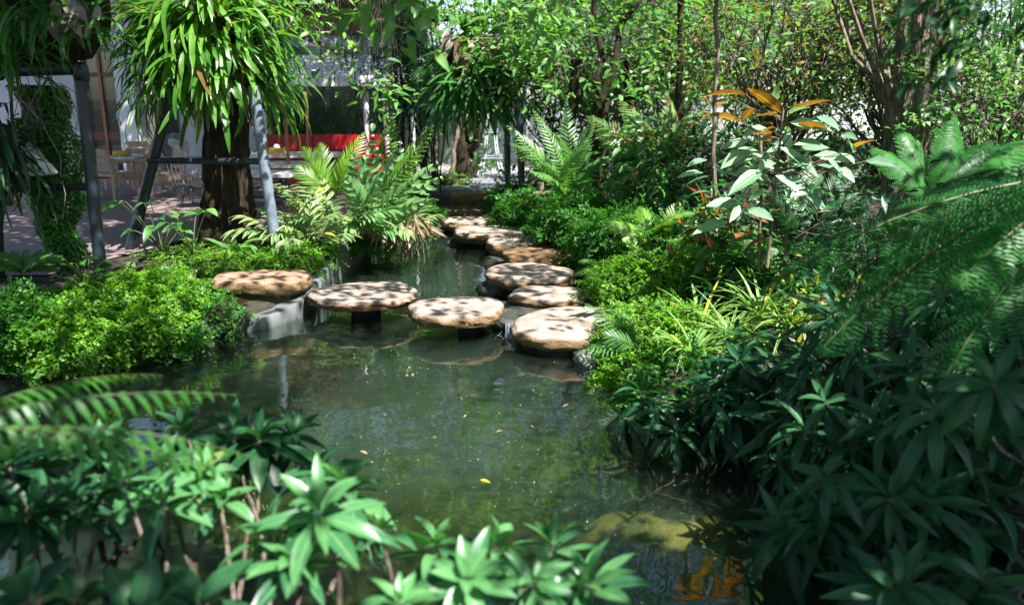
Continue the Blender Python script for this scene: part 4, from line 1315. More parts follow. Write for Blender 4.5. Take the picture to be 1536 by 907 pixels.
big_tree('shade_tree', 'added tall tree beyond the edge of the view, its crown shading the pond bank', [(line((6.6, 2.0, .3), (6.4, 2.3, 5.0), 12, .03), np.linspace(.32, .2, 12), .08)], (6.4, 2.3, 5.0))  # unseen tree, added so that its crown shades the near right bank
for px, y0, Yq, r, lab, lean in ((1071, 345, 7.6, .022, 'slim straight pole like sapling trunk between the red leaved shrub and the striped grass', 6), (840, 300, 12.4, .09, 'short dark trunk leaning beside the left end of the rustic rail', 25),
                                 (948, 300, 12.6, .10, 'dark fibrous trunk at the right end of the rustic rail', -6), (1012, 300, 11.5, .05, 'thin bare trunk inside the dark thicket right of the rustic rail', 10)):
    a = P(px, y0, Y=Yq); a[2] = .3; b = P(px + lean, -20 if r < .06 else 90, Y=Yq)
    mb = MB(); mb.tube(line(a, b, 10, .012), np.linspace(r, r * .8, 10), 12, lump=.05)
    tag(mb.build('slender_tree', MT['bark_pale' if r < .03 else 'bark']), lab, 'tree')

# =================================================================== HANGING FERNS
t = thing('strap_fern', 'huge epiphytic fern with drooping bright green strap leaves wrapped round the thick trunk', 'fern', P(318, 75, Y=9.6))
g = np.random.default_rng(21)
B = Leaves(); cc = P(314, 50, Y=9.6)
n = 760
ph = g.uniform(0, 2 * math.pi, n); zz = g.uniform(-.55, .42, n) - .1
r_ = np.stack([np.cos(ph), np.sin(ph), np.zeros(n)], -1)
el = g.uniform(-.1, 1.2, n)
d = r_ * np.cos(el)[:, None] + np.array([0, 0, 1]) * np.sin(el)[:, None] + g.normal(size=(n, 3)) * .12
nm = -r_ * np.sin(el)[:, None] + np.array([0, 0, 1]) * np.cos(el)[:, None] + g.normal(size=(n, 3)) * .25
ll = g.uniform(.55, 1.08, n)
B.add(cc + r_ * g.uniform(.2, .42, n)[:, None] + np.stack([0 * zz, 0 * zz, zz], -1), d, nm, ll, g.uniform(.045, .078, n), g.uniform(1.4, 2.5, n))
mb = MB(); B.flush(mb, T_STRAP); mb.build('fronds', MT['strap'], t)
mb = MB(); 
V = []
mb.lathe(cc + [0, 0, -.15], [(.001, .5), (.25, .45), (.38, .2), (.40, -.1), (.33, -.4), (.2, -.6), (.001, -.62)], 20)
mb.build('root_mass', MT['soil'], t)
B = Leaves(); n = 70
ph = g.uniform(0, 6.28, n); r_ = np.stack([np.cos(ph), np.sin(ph), np.zeros(n)], -1)
B.add(cc + r_ * .36 + [0, 0, -.35] + g.normal(size=(n, 3)) * [.03, .03, .15], r_ * .5 + [0, 0, -1], r_, g.uniform(.25, .6, n), .04, g.uniform(-.4, .6, n))
mb = MB(); B.flush(mb, T_STRAP); mb.build('dead_fronds', MT['dry'], t)

# antler fern above the deck
t = thing('antler_fern', 'hanging antler fern with branching deep green fronds in a brown shield over the deck', 'fern', P(712, 90, Y=14))
cc = P(712, 88, Y=14)
B = Leaves(); n = 300
ph = g.uniform(0, 6.28, n); r_ = np.stack([np.cos(ph), np.sin(ph), np.zeros(n)], -1)
el = g.uniform(-1.2, .25, n)
d = r_ * np.cos(el)[:, None] + np.array([0, 0, 1]) * np.sin(el)[:, None]
B.add(cc + r_ * g.uniform(.15, .5, n)[:, None] + np.stack([0 * el, 0 * el, g.uniform(-.55, .12, n)], -1), d, -r_ * np.sin(el)[:, None] + np.array([0, 0, 1]) * np.cos(el)[:, None] + g.normal(size=(n, 3)) * .3, g.uniform(.45, .98, n), g.uniform(.06, .10, n), g.uniform(.5, 1.5, n))
mb = MB(); B.flush(mb, T_FORK); mb.build('fronds', MT['antler'], t)
B = Leaves(); n = 46
ph = g.uniform(0, 6.28, n); r_ = np.stack([np.cos(ph), np.sin(ph), np.zeros(n)], -1)
B.add(cc + r_ * .25 + [0, 0, .25] + g.normal(size=(n, 3)) * .08, r_ * .8 + [0, 0, -.6], r_ * .5 + [0, 0, 1], g.uniform(.4, .65, n), g.uniform(.12, .24, n), .7)
mb = MB(); B.flush(mb, T_OVATE); mb.build('shield_fronds', MT['dry'], t)
mb = MB(); mb.lathe(cc + [0, 0, .05], [(.001, .35), (.3, .3), (.42, 0), (.36, -.4), (.15, -.6), (.001, -.62)], 18); mb.build('root_mass', MT['soil'], t)
B = Leaves(); n = 16; ph = np.linspace(0, 6.1, n); r_ = np.stack([np.cos(ph), np.sin(ph), 0 * ph], -1)
B.add(cc + [-.02, -.2, .35] + r_ * .05, r_ * .5 + [0, -.1, .85], r_, .48, .2, -.3)
mb = MB(); B.flush(mb, T_OVATE); mb.build('basket_leaves', MT['bright'], t)
mb = MB(); mb.tube([cc + [0, 0, .3], cc + [0.05, 0, 1.6]], .015, 6); mb.build('hanger', MT['black'], t)

# left corner epiphytes
t = thing('strap_fern', 'dark ribbon leaved fern hanging low against the edge of the level pipe frame', 'fern', P(-10, 215, Y=7.6))
cc = P(-12, 225, Y=7.5)
B = Leaves(); n = 150; ph = g.uniform(0, 6.28, n); r_ = np.stack([np.cos(ph), np.sin(ph), np.zeros(n)], -1); el = g.uniform(-.9, .7, n)
d = r_ * np.cos(el)[:, None] + np.array([0, 0, 1]) * np.sin(el)[:, None]
B.add(cc + r_ * .12 + g.normal(size=(n, 3)) * [.08, .08, .18], d, -r_ * np.sin(el)[:, None] + np.array([0, 0, 1]) * np.cos(el)[:, None] + g.normal(size=(n, 3)) * .2, g.uniform(.4, .75, n), .036, g.uniform(.8, 1.9, n))
mb = MB(); B.flush(mb, T_STRAP); mb.build('fronds', MT['strap_dark'], t)
mb = MB(); mb.lathe(cc, [(.001, .3), (.16, .2), (.2, 0), (.14, -.25), (.001, -.3)], 14); mb.build('root_mass', MT['soil'], t)
t = thing('strap_fern', 'tuft of upright green blades growing on top of the black leaning trunk', 'fern', P(30, 60, Y=7.4))
B = Leaves(); n = 170; ph = g.uniform(0, 6.28, n); r_ = np.stack([np.cos(ph), np.sin(ph), np.zeros(n)], -1); el = g.uniform(-.2, 1.2, n)
d = r_ * np.cos(el)[:, None] + np.array([0, 0, 1]) * np.sin(el)[:, None]
ba = np.array([P(q, r, Y=7.25) for q, r in ((5, 50), (40, 30), (80, 15), (130, 40), (20, 90))])
B.add(ba[g.integers(0, 5, n)] + g.normal(size=(n, 3)) * .05, d, -r_ * np.sin(el)[:, None] + np.array([0, 0, 1]) * np.cos(el)[:, None] + g.normal(size=(n, 3)) * .2, g.uniform(.3, .65, n), .035, g.uniform(.8, 2.2, n))
mb = MB(); B.flush(mb, T_STRAP); mb.build('fronds', MT['fern'], t)
t = thing('staghorn_shield', 'papery grey dead shield fronds hanging from the black leaning trunk', 'fern', P(100, 35, Y=7.2))
B = Leaves(); n = 26
B.add(P(100, 12, Y=7.18) + g.normal(size=(n, 3)) * [.11, .05, .06], g.normal(size=(n, 3)) * [.4, .2, .1] + [0, -.15, -1], g.normal(size=(n, 3)) * .4 + [0, -1, .2], g.uniform(.14, .32, n), g.uniform(.04, .10, n), g.uniform(-.6, .6, n))
mb = MB(); B.flush(mb, T_OVATE); mb.build('fronds', MT['dry_grey'], t)
mb = MB()
for k in range(20):
    a = P(15 + 60 * g.random(), 110 + 40 * g.random(), Y=7.75 + .3 * g.random()); L_ = g.uniform(.3, 1.2)
    e = a + [g.normal() * .22, g.normal() * .1, -L_]
    mb.tube(curve_pts(a, e, [g.normal() * .1, 0, .1], 8, g, .015), np.linspace(.009 if k < 7 else .004, .003, 8), 5)
tag(mb.build('aerial_roots', MT['root']), 'pale grey aerial roots dangling under the level pipe rail', 'roots')

# vine covered column
c0 = P(100, 420, Y=8.3); ctop = P(100, 128, Y=8.3)[2]
t = thing('vine_column', 'garden column completely wrapped in small leaved creeper behind the tall pipe post', 'column', (c0[0], 8.3, GZ))
mb = MB(); mb.tube([(c0[0], 8.3, .2), (c0[0], 8.3, ctop)], .11, 14); mb.build('post', MT['bark'], t)
B = Leaves(); n = 11000; ph = g.uniform(0, 6.28, n); hz_ = g.uniform(.3, ctop, n); r_ = np.stack([np.cos(ph), np.sin(ph), np.zeros(n)], -1)
rr = (.185 + .06 * np.sin(hz_ * 5 + ph * 2) + .04 * np.sin(hz_ * 13 + ph) + .05 * (hz_ > 1.2)) * g.uniform(.7, 1.12, n)
B.add(np.array([c0[0], 8.3, 0]) + r_ * rr[:, None] + np.stack([0 * hz_, 0 * hz_, hz_], -1), r_ * .4 + g.normal(size=(n, 3)) * .5 + [0, 0, -.6], r_ + g.normal(size=(n, 3)) * .4 + [0, 0, .4], g.uniform(.03, .055, n), g.uniform(.022, .036, n), .3)
mb = MB(); B.flush(mb, T_DIA); mb.build('creeper', MT['maiden_dark'], t)


# =================================================================== MAIDENHAIR MOUNDS
def mound(px, py, Y, rx, ry, rz, n, label, size=.16, m='maiden', seed=0, dz=0.0, group='maidenhair ferns on the banks', cat='fern'):
    gg = np.random.default_rng(seed + 500)
    c = P(px, py, Y=Y) + [0, 0, dz]
    t = thing('maidenhair_fern', label, cat, c, group=group)
    v = nrm(gg.normal(size=(n * 2, 3)) + [0, -.35, .25])
    v = v[(v[:, 2] > -.75)][:n]; n = len(v)
    lob = 1 + .16 * np.sin(v[:, 0] * 6 + seed) * np.cos(v[:, 2] * 7 + seed) + .10 * np.sin(v[:, 1] * 11 + v[:, 0] * 9)
    pos = c + v * np.array([rx, ry, rz]) * (lob * gg.uniform(.72, 1.0, n))[:, None]
    d = v * [1, 1, .35] + gg.normal(size=(n, 3)) * .35 + [0, 0, -.12]
    nm = v * .6 + [0, 0, .8] + gg.normal(size=(n, 3)) * .2
    mb = MB()
    w = gg.integers(0, 4, n)
    big = np.clip(.5 + .5 * np.sin(v[:, 0] * 5 + seed * 3) * np.cos(v[:, 2] * 6), 0, 1)
    for k in range(4):
        s = w == k
        inst(mb, SPRAYS[k], pos[s], d[s], nm[s], size * gg.uniform(.7, 1.25, s.sum()), rnd=np.clip(big[s] * .7 + gg.random(s.sum()) * .4, 0, 1))
    mb.build('foliage', MT[m], t)
    mb = MB()
    V = []
    ns, nr2 = 18, 9
    for i in range(nr2):
        th = math.pi * i / (nr2 - 1)
        for j in range(ns):
            q = 2 * math.pi * j / ns
            V.append(np.array([math.sin(th) * math.cos(q) * rx, math.sin(th) * math.sin(q) * ry, math.cos(th) * rz]) * (.74 + .06 * gg.normal()) + c - [0, 0, .02])
    i = np.arange(nr2 - 1)[:, None] * ns; j = np.arange(ns)[None]; j2 = (j + 1) % ns
    mb.add(np.array(V), np.stack([i + j, i + ns + j, i + ns + j2, i + j2], -1).reshape(-1, 4)); mb.build('root_mass', MT['soil'], t)
    return t


mound(240, 448, 7.1, .37, .42, .235, 950, 'bright green maidenhair fern mound next to the pinkish bank slab', .12, 'maiden', 1)
mound(205, 485, 6.7, .42, .4, .2, 560, 'yellowish maidenhair fern mound between the brightest mound and the corner', .15, 'maiden', 2)
mound(120, 500, 6.4, .45, .42, .22, 640, 'maidenhair fern mound with sun flecks low by the dark water', .15, 'maiden', 3)
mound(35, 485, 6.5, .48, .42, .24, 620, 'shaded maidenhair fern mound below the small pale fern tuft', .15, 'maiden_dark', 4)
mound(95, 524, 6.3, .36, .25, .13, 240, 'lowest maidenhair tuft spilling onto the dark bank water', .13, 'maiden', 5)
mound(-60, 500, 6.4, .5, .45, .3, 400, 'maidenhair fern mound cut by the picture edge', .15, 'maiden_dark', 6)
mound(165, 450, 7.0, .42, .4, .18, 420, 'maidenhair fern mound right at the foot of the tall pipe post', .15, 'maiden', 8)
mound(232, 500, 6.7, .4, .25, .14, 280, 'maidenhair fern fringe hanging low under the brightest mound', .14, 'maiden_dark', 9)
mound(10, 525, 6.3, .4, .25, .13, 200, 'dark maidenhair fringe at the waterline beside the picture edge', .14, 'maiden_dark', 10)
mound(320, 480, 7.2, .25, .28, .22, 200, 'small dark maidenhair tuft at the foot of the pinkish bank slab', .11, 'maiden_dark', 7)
RM = [(945, 430, 7.9, .42, .4, .30, 420, 'rounded sunlit maidenhair fern opposite the wide mottled stone', 'maiden', .14), (1010, 430, 7.6, .5, .4, .30, 380, 'maidenhair fern cushion behind the striped grass', 'maiden', .15),
      (978, 505, 6.5, .42, .4, .27, 560, 'brightest yellow green maidenhair fern hanging beside the largest pale stone', 'maiden', .14), (978, 560, 6.1, .42, .4, .27, 560, 'pale sunlit maidenhair fern trailing to the water above the grey rock', 'maiden', .14),
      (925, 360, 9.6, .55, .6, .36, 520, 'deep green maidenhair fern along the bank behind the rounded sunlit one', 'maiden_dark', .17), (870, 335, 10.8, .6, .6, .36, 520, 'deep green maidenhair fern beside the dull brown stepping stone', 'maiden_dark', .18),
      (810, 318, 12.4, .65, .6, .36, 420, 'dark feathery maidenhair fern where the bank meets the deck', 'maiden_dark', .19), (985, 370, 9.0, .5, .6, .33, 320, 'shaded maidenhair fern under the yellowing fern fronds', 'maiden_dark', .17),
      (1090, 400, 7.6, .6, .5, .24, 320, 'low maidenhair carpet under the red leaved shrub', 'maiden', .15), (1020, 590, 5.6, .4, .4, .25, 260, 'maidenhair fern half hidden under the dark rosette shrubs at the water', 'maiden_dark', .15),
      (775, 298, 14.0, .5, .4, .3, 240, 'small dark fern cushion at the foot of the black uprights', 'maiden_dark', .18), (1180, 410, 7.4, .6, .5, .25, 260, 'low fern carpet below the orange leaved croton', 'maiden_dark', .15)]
for k, (px, py, Yq, a, b, c, n, lab, m, s) in enumerate(RM):
    mound(px, py, Yq, a, b, c, n, lab, s, m, 20 + k)
for k, (px, py, Yq, a, b, c, n, lab) in enumerate([(405, 392, 9.0, .5, .3, .14, 260, 'low leafy ground plants between the A shaped frame and the bank slab'), (300, 385, 9.0, .6, .4, .10, 260, 'low leafy ground plants at the foot of the thick trunk'), (350, 397, 8.5, .45, .25, .10, 240, 'mossy ground cover behind the pinkish bank slab'), (440, 392, 8.7, .3, .25, .15, 220, 'pale green mossy clump round the base of the lit pipe leg'), (470, 385, 9.2, .28, .3, .16, 140, 'mossy plant clump at the end of the concrete wall'), (660, 270, 16.0, .6, .4, .18, 160, 'grey green clump at the back of the deck under the gnarled tree')]):
    mound(px, py, Yq, a, b, c, n, lab, .12, 'maiden', 60 + k, group='low ground plants on the terrace edge', cat='plant')


for k, (px, py, Yq, lab) in enumerate([(528, 358, 10.4, 'mossy fern fringe overhanging the concrete wall under the pale gingers'), (556, 352, 11.0, 'mossy fern fringe overhanging the wall beneath the glossy cycad'), (598, 345, 11.9, 'mossy fern fringe hanging near the dry brown leaves'), (630, 322, 13.4, 'dark fern fringe at the far end of the wall beside the mossy block')]):
    mound(px, py, Yq, .40, .28, .2, 230, lab, .15, 'maiden_dark', 80 + k, group='fern fringes along the pond wall')

# =================================================================== FERNS WITH FRONDS
def frond_to(B, st, base, tip, bend, nh, npair, pl, pw, **kw):
    base = np.asarray(base, float); tip = np.asarray(tip, float)
    ch = tip - base; c = np.linalg.norm(ch); e = ch / c
    nh = np.asarray(nh, float); n = nrm(nh - e * (nh @ e))
    h = bend / 2
    d0 = math.cos(h) * e + math.sin(h) * n
    n0 = -math.sin(h) * e + math.cos(h) * n
    L = c * h / math.sin(h) if abs(h) > 1e-3 else c
    frond(B, st, base, d0, n0, L, bend, npair, pl, pw, **kw)


def fern(label, base, tips, m, pl, pw, npair, bend=.9, nh=(0, -.5, 1), T=T_PINNA, sub=None, group=None, r0=.006, cat='fern', name='fern', seed=0, smat='stem', **kw):
    gg = np.random.default_rng(seed)
    t = thing(name, label, cat, base, group=group)
    B = Leaves(); st = MB()
    for tp in tips:
        frond_to(B, st, np.asarray(base) + gg.normal(size=3) * [.03, .03, .01], tp, bend * gg.uniform(.8, 1.2), np.asarray(nh) + gg.normal(size=3) * .15, npair, pl, pw, rng=gg, sub=sub, r0=r0, mat=0, **kw)
    mb = MB(); B.flush(mb, T); mb.build('fronds', MT[m], t)
    st.build('stalks', MT[smat], t)
    return t


# near left, out of focus
fern('large blurred fern with long fronds arching over the lower corner rosettes', P(-110, 640, Y=2.2), [P(352, 592, Y=2.5), P(395, 690, Y=2.45), P(375, 722, Y=2.35), P(240, 562, Y=2.8)], 'fern', .10, .026, 20, .6, (0, -.35, 1), sub=None, seed=5, r0=.004, drop=.4, start=.1, pb=.8)
# tree fern, near right
tb = np.array([2.75, 3.9, 1.75])
t = fern('tree fern with broad finely divided fronds sweeping in from the shaded side', tb, [P(1150, 432, Y=3.9), P(1235, 520, Y=3.6), P(1390, 290, Y=4.4), P(1290, 440, Y=4.2), P(1440, 420, Y=3.4), P(1420, 560, Y=3.3), P(1500, 240, Y=3.3)], 'treefern', .34, .1, 22, .8, (0, -.4, 1), T=T_NARROW, sub=(18, .05, .015), seed=6, r0=.012, name='tree_fern')
mb = MB(); mb.tube(line((2.85, 3.95, .3), tb, 8, .02), np.linspace(.11, .08, 8), 14, lump=.1); mb.build('trunk', MT['bark'], t)
# mid right ferns
fern('pale fern with sunlit fronds spreading beside the black uprights', P(850, 300, Y=11.4), [P(q, r, Y=11.4 + s) for q, r, s in ((762, 190, -.5), (775, 235, -.8), (800, 165, 0), (850, 150, .2), (890, 175, -.3), (880, 215, -.8), (795, 260, -1), (915, 235, -.4), (830, 200, -1.0), (765, 215, .3))], 'fern_pale', .20, .034, 24, 1.0, (0, -.8, .7), seed=7, T=T_PINNA)
fern('layered fern with reddish stalks spreading flat above the dark thicket', P(985, 260, Y=11.2), [P(q, r, Y=11.2 + s) for q, r, s in ((880, 175, 0), (930, 150, .3), (1000, 140, 0), (1060, 165, -.3), (1075, 205, -.4), (900, 205, -.6), (960, 185, -.9), (1030, 190, -.8))], 'bronze', .26, .045, 22, 1.1, (0, -.7, .8), seed=8)
fern('yellowing fern with arching fronds over the deep green bank', P(985, 372, Y=8.9), [P(q, r, Y=8.9 + s) for q, r, s in ((905, 335, -.3), (935, 360, -.5), (960, 310, .2), (1020, 305, 0), (1060, 310, .2), (1045, 345, -.3), (1000, 330, -.5))], 'palm_yellow', .17, .025, 26, 1.0, (0, -.7, .8), seed=9)
fern('mid green fern at the foot of the red leaved shrub', P(1100, 395, Y=7.3), [P(q, r, Y=7.3 + s) for q, r, s in ((1020, 375, -.2), (1060, 345, .1), (1135, 350, 0), (1165, 375, -.2), (1110, 360, -.3))], 'fern', .13, .02, 24, 1.0, (0, -.7, .8), seed=10)
fern('airy fern frond pair reaching over the largest pale stone from the bank', P(955, 520, Y=6.15), [P(868, 452, Y=6.1), P(862, 528, Y=5.95), P(925, 462, Y=6.3), P(905, 500, Y=6.0)], 'fern_pale', .12, .014, 15, .5, (0, -.6, .8), T=T_NARROW, seed=11, r0=.003)
fern('small pale green fern tuft in a dark pot on the bank corner', P(38, 408, Y=7.7), [P(38 + 60 * math.cos(q), 392 - 18 * math.sin(q), Y=7.7 - .3 * math.cos(q * 2)) for q in np.linspace(-.6, 3.7, 13)], 'fern_pale', .10, .02, 20, 1.1, (0, -.5, 1), seed=12)
fern('low fern dipping its fronds into the water past the dull brown stone', P(905, 400, Y=9.0), [P(q, r, Y=9 + s) for q, r, s in ((862, 412, -.3), (875, 425, -.5), (893, 430, -.5), (868, 392, -.1))], 'fern', .13, .02, 20, .9, (0, -.4, 1), seed=13)
fern('dark fern with stiff upright brown stalks behind the croton', P(1200, 360, Y=8.4), [P(q, r, Y=8.4 + s) for q, r, s in ((1170, 250, .2), (1215, 235, .3), (1260, 260, .1), (1290, 290, -.2), (1240, 300, -.5), (1150, 290, -.2), (1310, 230, .4))], 'dark', .2, .035, 24, .7, (0, -.8, .7), seed=14, smat='twig', r0=.014)
fern('broad dark fern under the vase shaped tree', P(1400, 300, Y=8.0), [P(q, r, Y=8.0 + s) for q, r, s in ((1310, 225, .2), (1350, 190, .3), (1430, 175, .3), (1490, 215, .2))], 'treefern', .20, .04, 26, .9, (0, -.8, .7), seed=15, sub=(12, .07, .02), T=T_NARROW)
fern('dark fern deep in the thicket at the picture edge', P(1500, 470, Y=5.2), [P(q, r, Y=5.2 + s) for q, r, s in ((1350, 440, 0), (1390, 400, .2), (1450, 370, .3), (1530, 380, 0), (1380, 480, -.3), (1430, 460, -.3))], 'fern', .2, .03, 26, .8, (0, -.6, .8), seed=16)

# palms and gingers on the terrace edge
pb = P(560, 345, Y=10.6); pb[2] = .42
fern('bright yellow green cycad frond plant arching over the far water', pb + [.05, .1, 0], [P(648, 190, Y=10.3), P(590, 172, Y=10.9), P(640, 215, Y=10.0)], 'palm_yellow', .25, .045, 22, .7, (-.35, -.8, .5), a0=1.2, a1=.7, T=T_LANCE3, seed=31, r0=.012, cat='palm', name='cycad')
fern('glossy cycad with broad paired leaflets beside the yellow green one', pb, [P(q, r, Y=10.6 + s) for q, r, s in ((655, 245, -.5), (662, 268, -.3), (640, 300, -.9), (600, 215, -.2), (560, 205, .1), (530, 225, -.2), (575, 255, -.8), (645, 345, -.5), (615, 275, -1.0), (520, 265, -.6))], 'palm', .24, .085, 10, .65, (0, -.85, .6), a0=1.05, a1=.5, T=T_LANCE3, seed=32, r0=.011, cat='palm', name='cycad')
fern('reddish stalked young palm with thin yellow leaflets near the benches', P(500, 300, Y=11.0), [P(q, r, Y=11 + s) for q, r, s in ((455, 222, 0), (480, 215, .1), (545, 200, .2), (520, 235, -.2), (445, 250, -.2))], 'palm_yellow', .24, .022, 20, .6, (0, -.8, .5), a0=1.0, a1=.5, T=T_NARROW, seed=33, smat='redwood', cat='palm', name='palm')


def ginger(label, base, n, L, spread, seed, m='ginger', lw=.05, ll=.26, group='variegated gingers by the concrete wall'):
    gg = np.random.default_rng(seed)
    t = thing('ginger_plant', label, 'plant', base, group=group)
    B = Leaves(); st = MB()
    for k in range(n):
        ph = gg.uniform(0, 6.28); lean = gg.uniform(.15, .95)
        d = nrm([math.cos(ph) * lean, math.sin(ph) * lean - .15, 1])
        n0 = nrm(np.array([-math.cos(ph), -math.sin(ph), lean]))
        Ls = L * gg.uniform(.6, 1.1)
        frond(B, st, np.asarray(base) + [math.cos(ph) * spread * gg.random(), math.sin(ph) * spread * gg.random(), 0], d, n0, Ls, gg.uniform(.5, 1.3), 6, ll, lw, 1.0, .35, .3, .6, env=lambda q: .75 + .25 * np.sin(3 * q), r0=.008, rng=gg, mat=0)
    mb = MB(); B.flush(mb, T_LANCE); mb.build('leaves', MT[m], t)
    st.build('stalks', MT['stem'], t)


q = P(455, 365, Y=9.3); q[2] = .42
ginger('variegated pale ginger spilling over the concrete wall nearest the pipe leg', q, 20, .62, .25, 41)
q = P(525, 350, Y=10.0); q[2] = .42
ginger('dense pale green ginger in front of the cycads', q, 24, .72, .3, 42, 'palm')
q = P(500, 345, Y=10.4); q[2] = .42
ginger('taller ginger with streaked leaves between the pale gingers and the tables', q, 18, .85, .35, 43)
q = P(590, 342, Y=10.3); q[2] = .40
ginger('low ginger with yellow streaked leaves above the hanging dry roots', q, 18, .45, .25, 44, 'ginger', .04, .2)
t = thing('dry_fronds', 'bunch of dry brown leaves and roots drooping over the wall beneath the cycads', 'plant', P(610, 338, Y=10.0))
B = Leaves(); n = 90
B.add(P(600, 335, Y=10.05) + g.normal(size=(n, 3)) * [.22, .12, .06], g.normal(size=(n, 3)) * [.6, .3, .1] + [.15, -.3, -.8], g.normal(size=(n, 3)) * .4 + [0, -1, .3], g.uniform(.15, .38, n), g.uniform(.02, .05, n), g.uniform(-.8, 1.4, n))
mb = MB(); B.flush(mb, T_LANCE3); mb.build('leaves', MT['dry'], t)
mb = MB()
for k in range(30):
    a = P(575 + 70 * g.random(), 345, Y=10.1 - .2 * g.random())
    mb.tube(curve_pts(a, a + [g.normal() * .06, -.05, -g.uniform(.1, .4)], [0, 0, .03], 6, g, .012), .004, 4)
mb.build('roots', MT['twig'], t)

# broad leaved plants under the thick trunk
def broad(label, base, n, L, Wd, h, seed, m='mid', name='broadleaf_plant', T=T_OVATE, lay=.3, group=None):
    gg = np.random.default_rng(seed)
    t = thing(name, label, 'plant', base, group=group)
    B = Leaves(); st = MB()
    for k in range(n):
        ph = gg.uniform(0, 6.28); hh = h * gg.uniform(.35, 1.1); r = h * gg.uniform(.2, .75)
        p = np.asarray(base) + [math.cos(ph) * r, math.sin(ph) * r, hh]
        st.tube(curve_pts(base, p, [0, 0, .1 * h], 6), np.linspace(.008, .004, 6), 5)
        B.add(p, [math.cos(ph), math.sin(ph), gg.uniform(-.4, .8)], [gg.normal() * .3, gg.normal() * .3 - .3, 1], L * gg.uniform(.7, 1.15), Wd * gg.uniform(.8, 1.1), gg.uniform(.2, .9))
    mb = MB(); B.flush(mb, T); mb.build('leaves', MT[m], t); st.build('stalks', MT['stem'], t)


q = P(245, 388, Y=8.9); q[2] = .42
broad('tall stalked plant with spade leaves between the slanted pipe leg and the trunk', q, 11, .24, .10, .55, 51, 'mid')
q = P(290, 385, Y=8.8); q[2] = .42
broad('heart leaved plant standing directly before the thick trunk', q, 9, .2, .12, .5, 52, 'bright')
q = P(355, 385, Y=8.7); q[2] = .42
broad('low hosta like rosette at the right foot of the thick trunk', q, 16, .28, .09, .14, 53, 'bright', T=T_ELL)
q = P(420, 372, Y=9.0); q[2] = .42
broad('low hosta like rosette round the foot of the lit pipe leg', q, 14, .24, .08, .12, 54, 'mid', T=T_ELL)
q = P(285, 445, Y=6.9) + [0, 0, 0]
broad('weedy stem with round leaves growing on the brightest maidenhair mound', P(130, 440, Y=6.9), 22, .09, .06, .3, 55, 'maiden_dark')
broad('leafy creeper patch trailing down the front of the maidenhair bank', P(135, 505, Y=6.4), 26, .08, .055, .22, 56, 'maiden_dark')

# =================================================================== STRIPED GRASS
def tuft(px, py, Yq, n, L, seed, label, m='grass_edge', wd=.028):
    gg = np.random.default_rng(seed)
    c = P(px, py, Y=Yq); c[2] = max(c[2], .24)
    B = Leaves(); ph = gg.uniform(0, 6.28, n); r_ = np.stack([np.cos(ph), np.sin(ph), 0 * ph], -1); el = gg.uniform(.25, 1.3, n)
    d = r_ * np.cos(el)[:, None] + np.array([0, 0, 1]) * np.sin(el)[:, None]
    B.add(c + r_ * gg.uniform(0, .09, n)[:, None], d, -r_ * np.sin(el)[:, None] + np.array([0, 0, 1]) * np.cos(el)[:, None], L * gg.uniform(.6, 1.15, n), wd * gg.uniform(.8, 1.2, n), gg.uniform(.7, 2.0, n))
    mb = MB(); B.flush(mb, T_BLADE)
    tag(mb.build('striped_grass', MT[m]), label, 'grass tuft', 'striped grass tufts on the bank')


for k, a in enumerate([(1005, 505, 6.3, 60, .42, 'striped grass tuft hanging closest to the largest pale stone'), (1050, 490, 6.4, 70, .46, 'fullest cream edged grass tuft in the middle of the sunlit bank'), (1095, 505, 6.1, 60, .44, 'striped grass tuft just below the fullest cream edged one'),
                       (1140, 470, 6.4, 60, .46, 'striped grass tuft under the tip of the tree fern frond'), (1040, 535, 5.9, 60, .42, 'lower striped grass tuft bordering the dark rosette shrubs'), (1185, 490, 6.0, 50, .42, 'striped grass tuft beside the small yellow leaved shrub')]):
    tuft(a[0], a[1], a[2], a[3], a[4], 70 + k, a[5])
tuft(1085, 445, 6.9, 26, .5, 80, 'dark upright sword leaved tuft behind the striped grass', 'dark', .06)
bush('yellow_croton', 'small shrub with yellow blotched leaves behind the dark rosette shrubs', 'shrub', P(1232, 460, Y=5.9), (.32, .3, .2), 26, 7, .11, .035, MT['bright'], T_LANCE3, 81, base=P(1232, 500, Y=5.9), alt=(MT['yellow'], .4), trunk_r=.015)

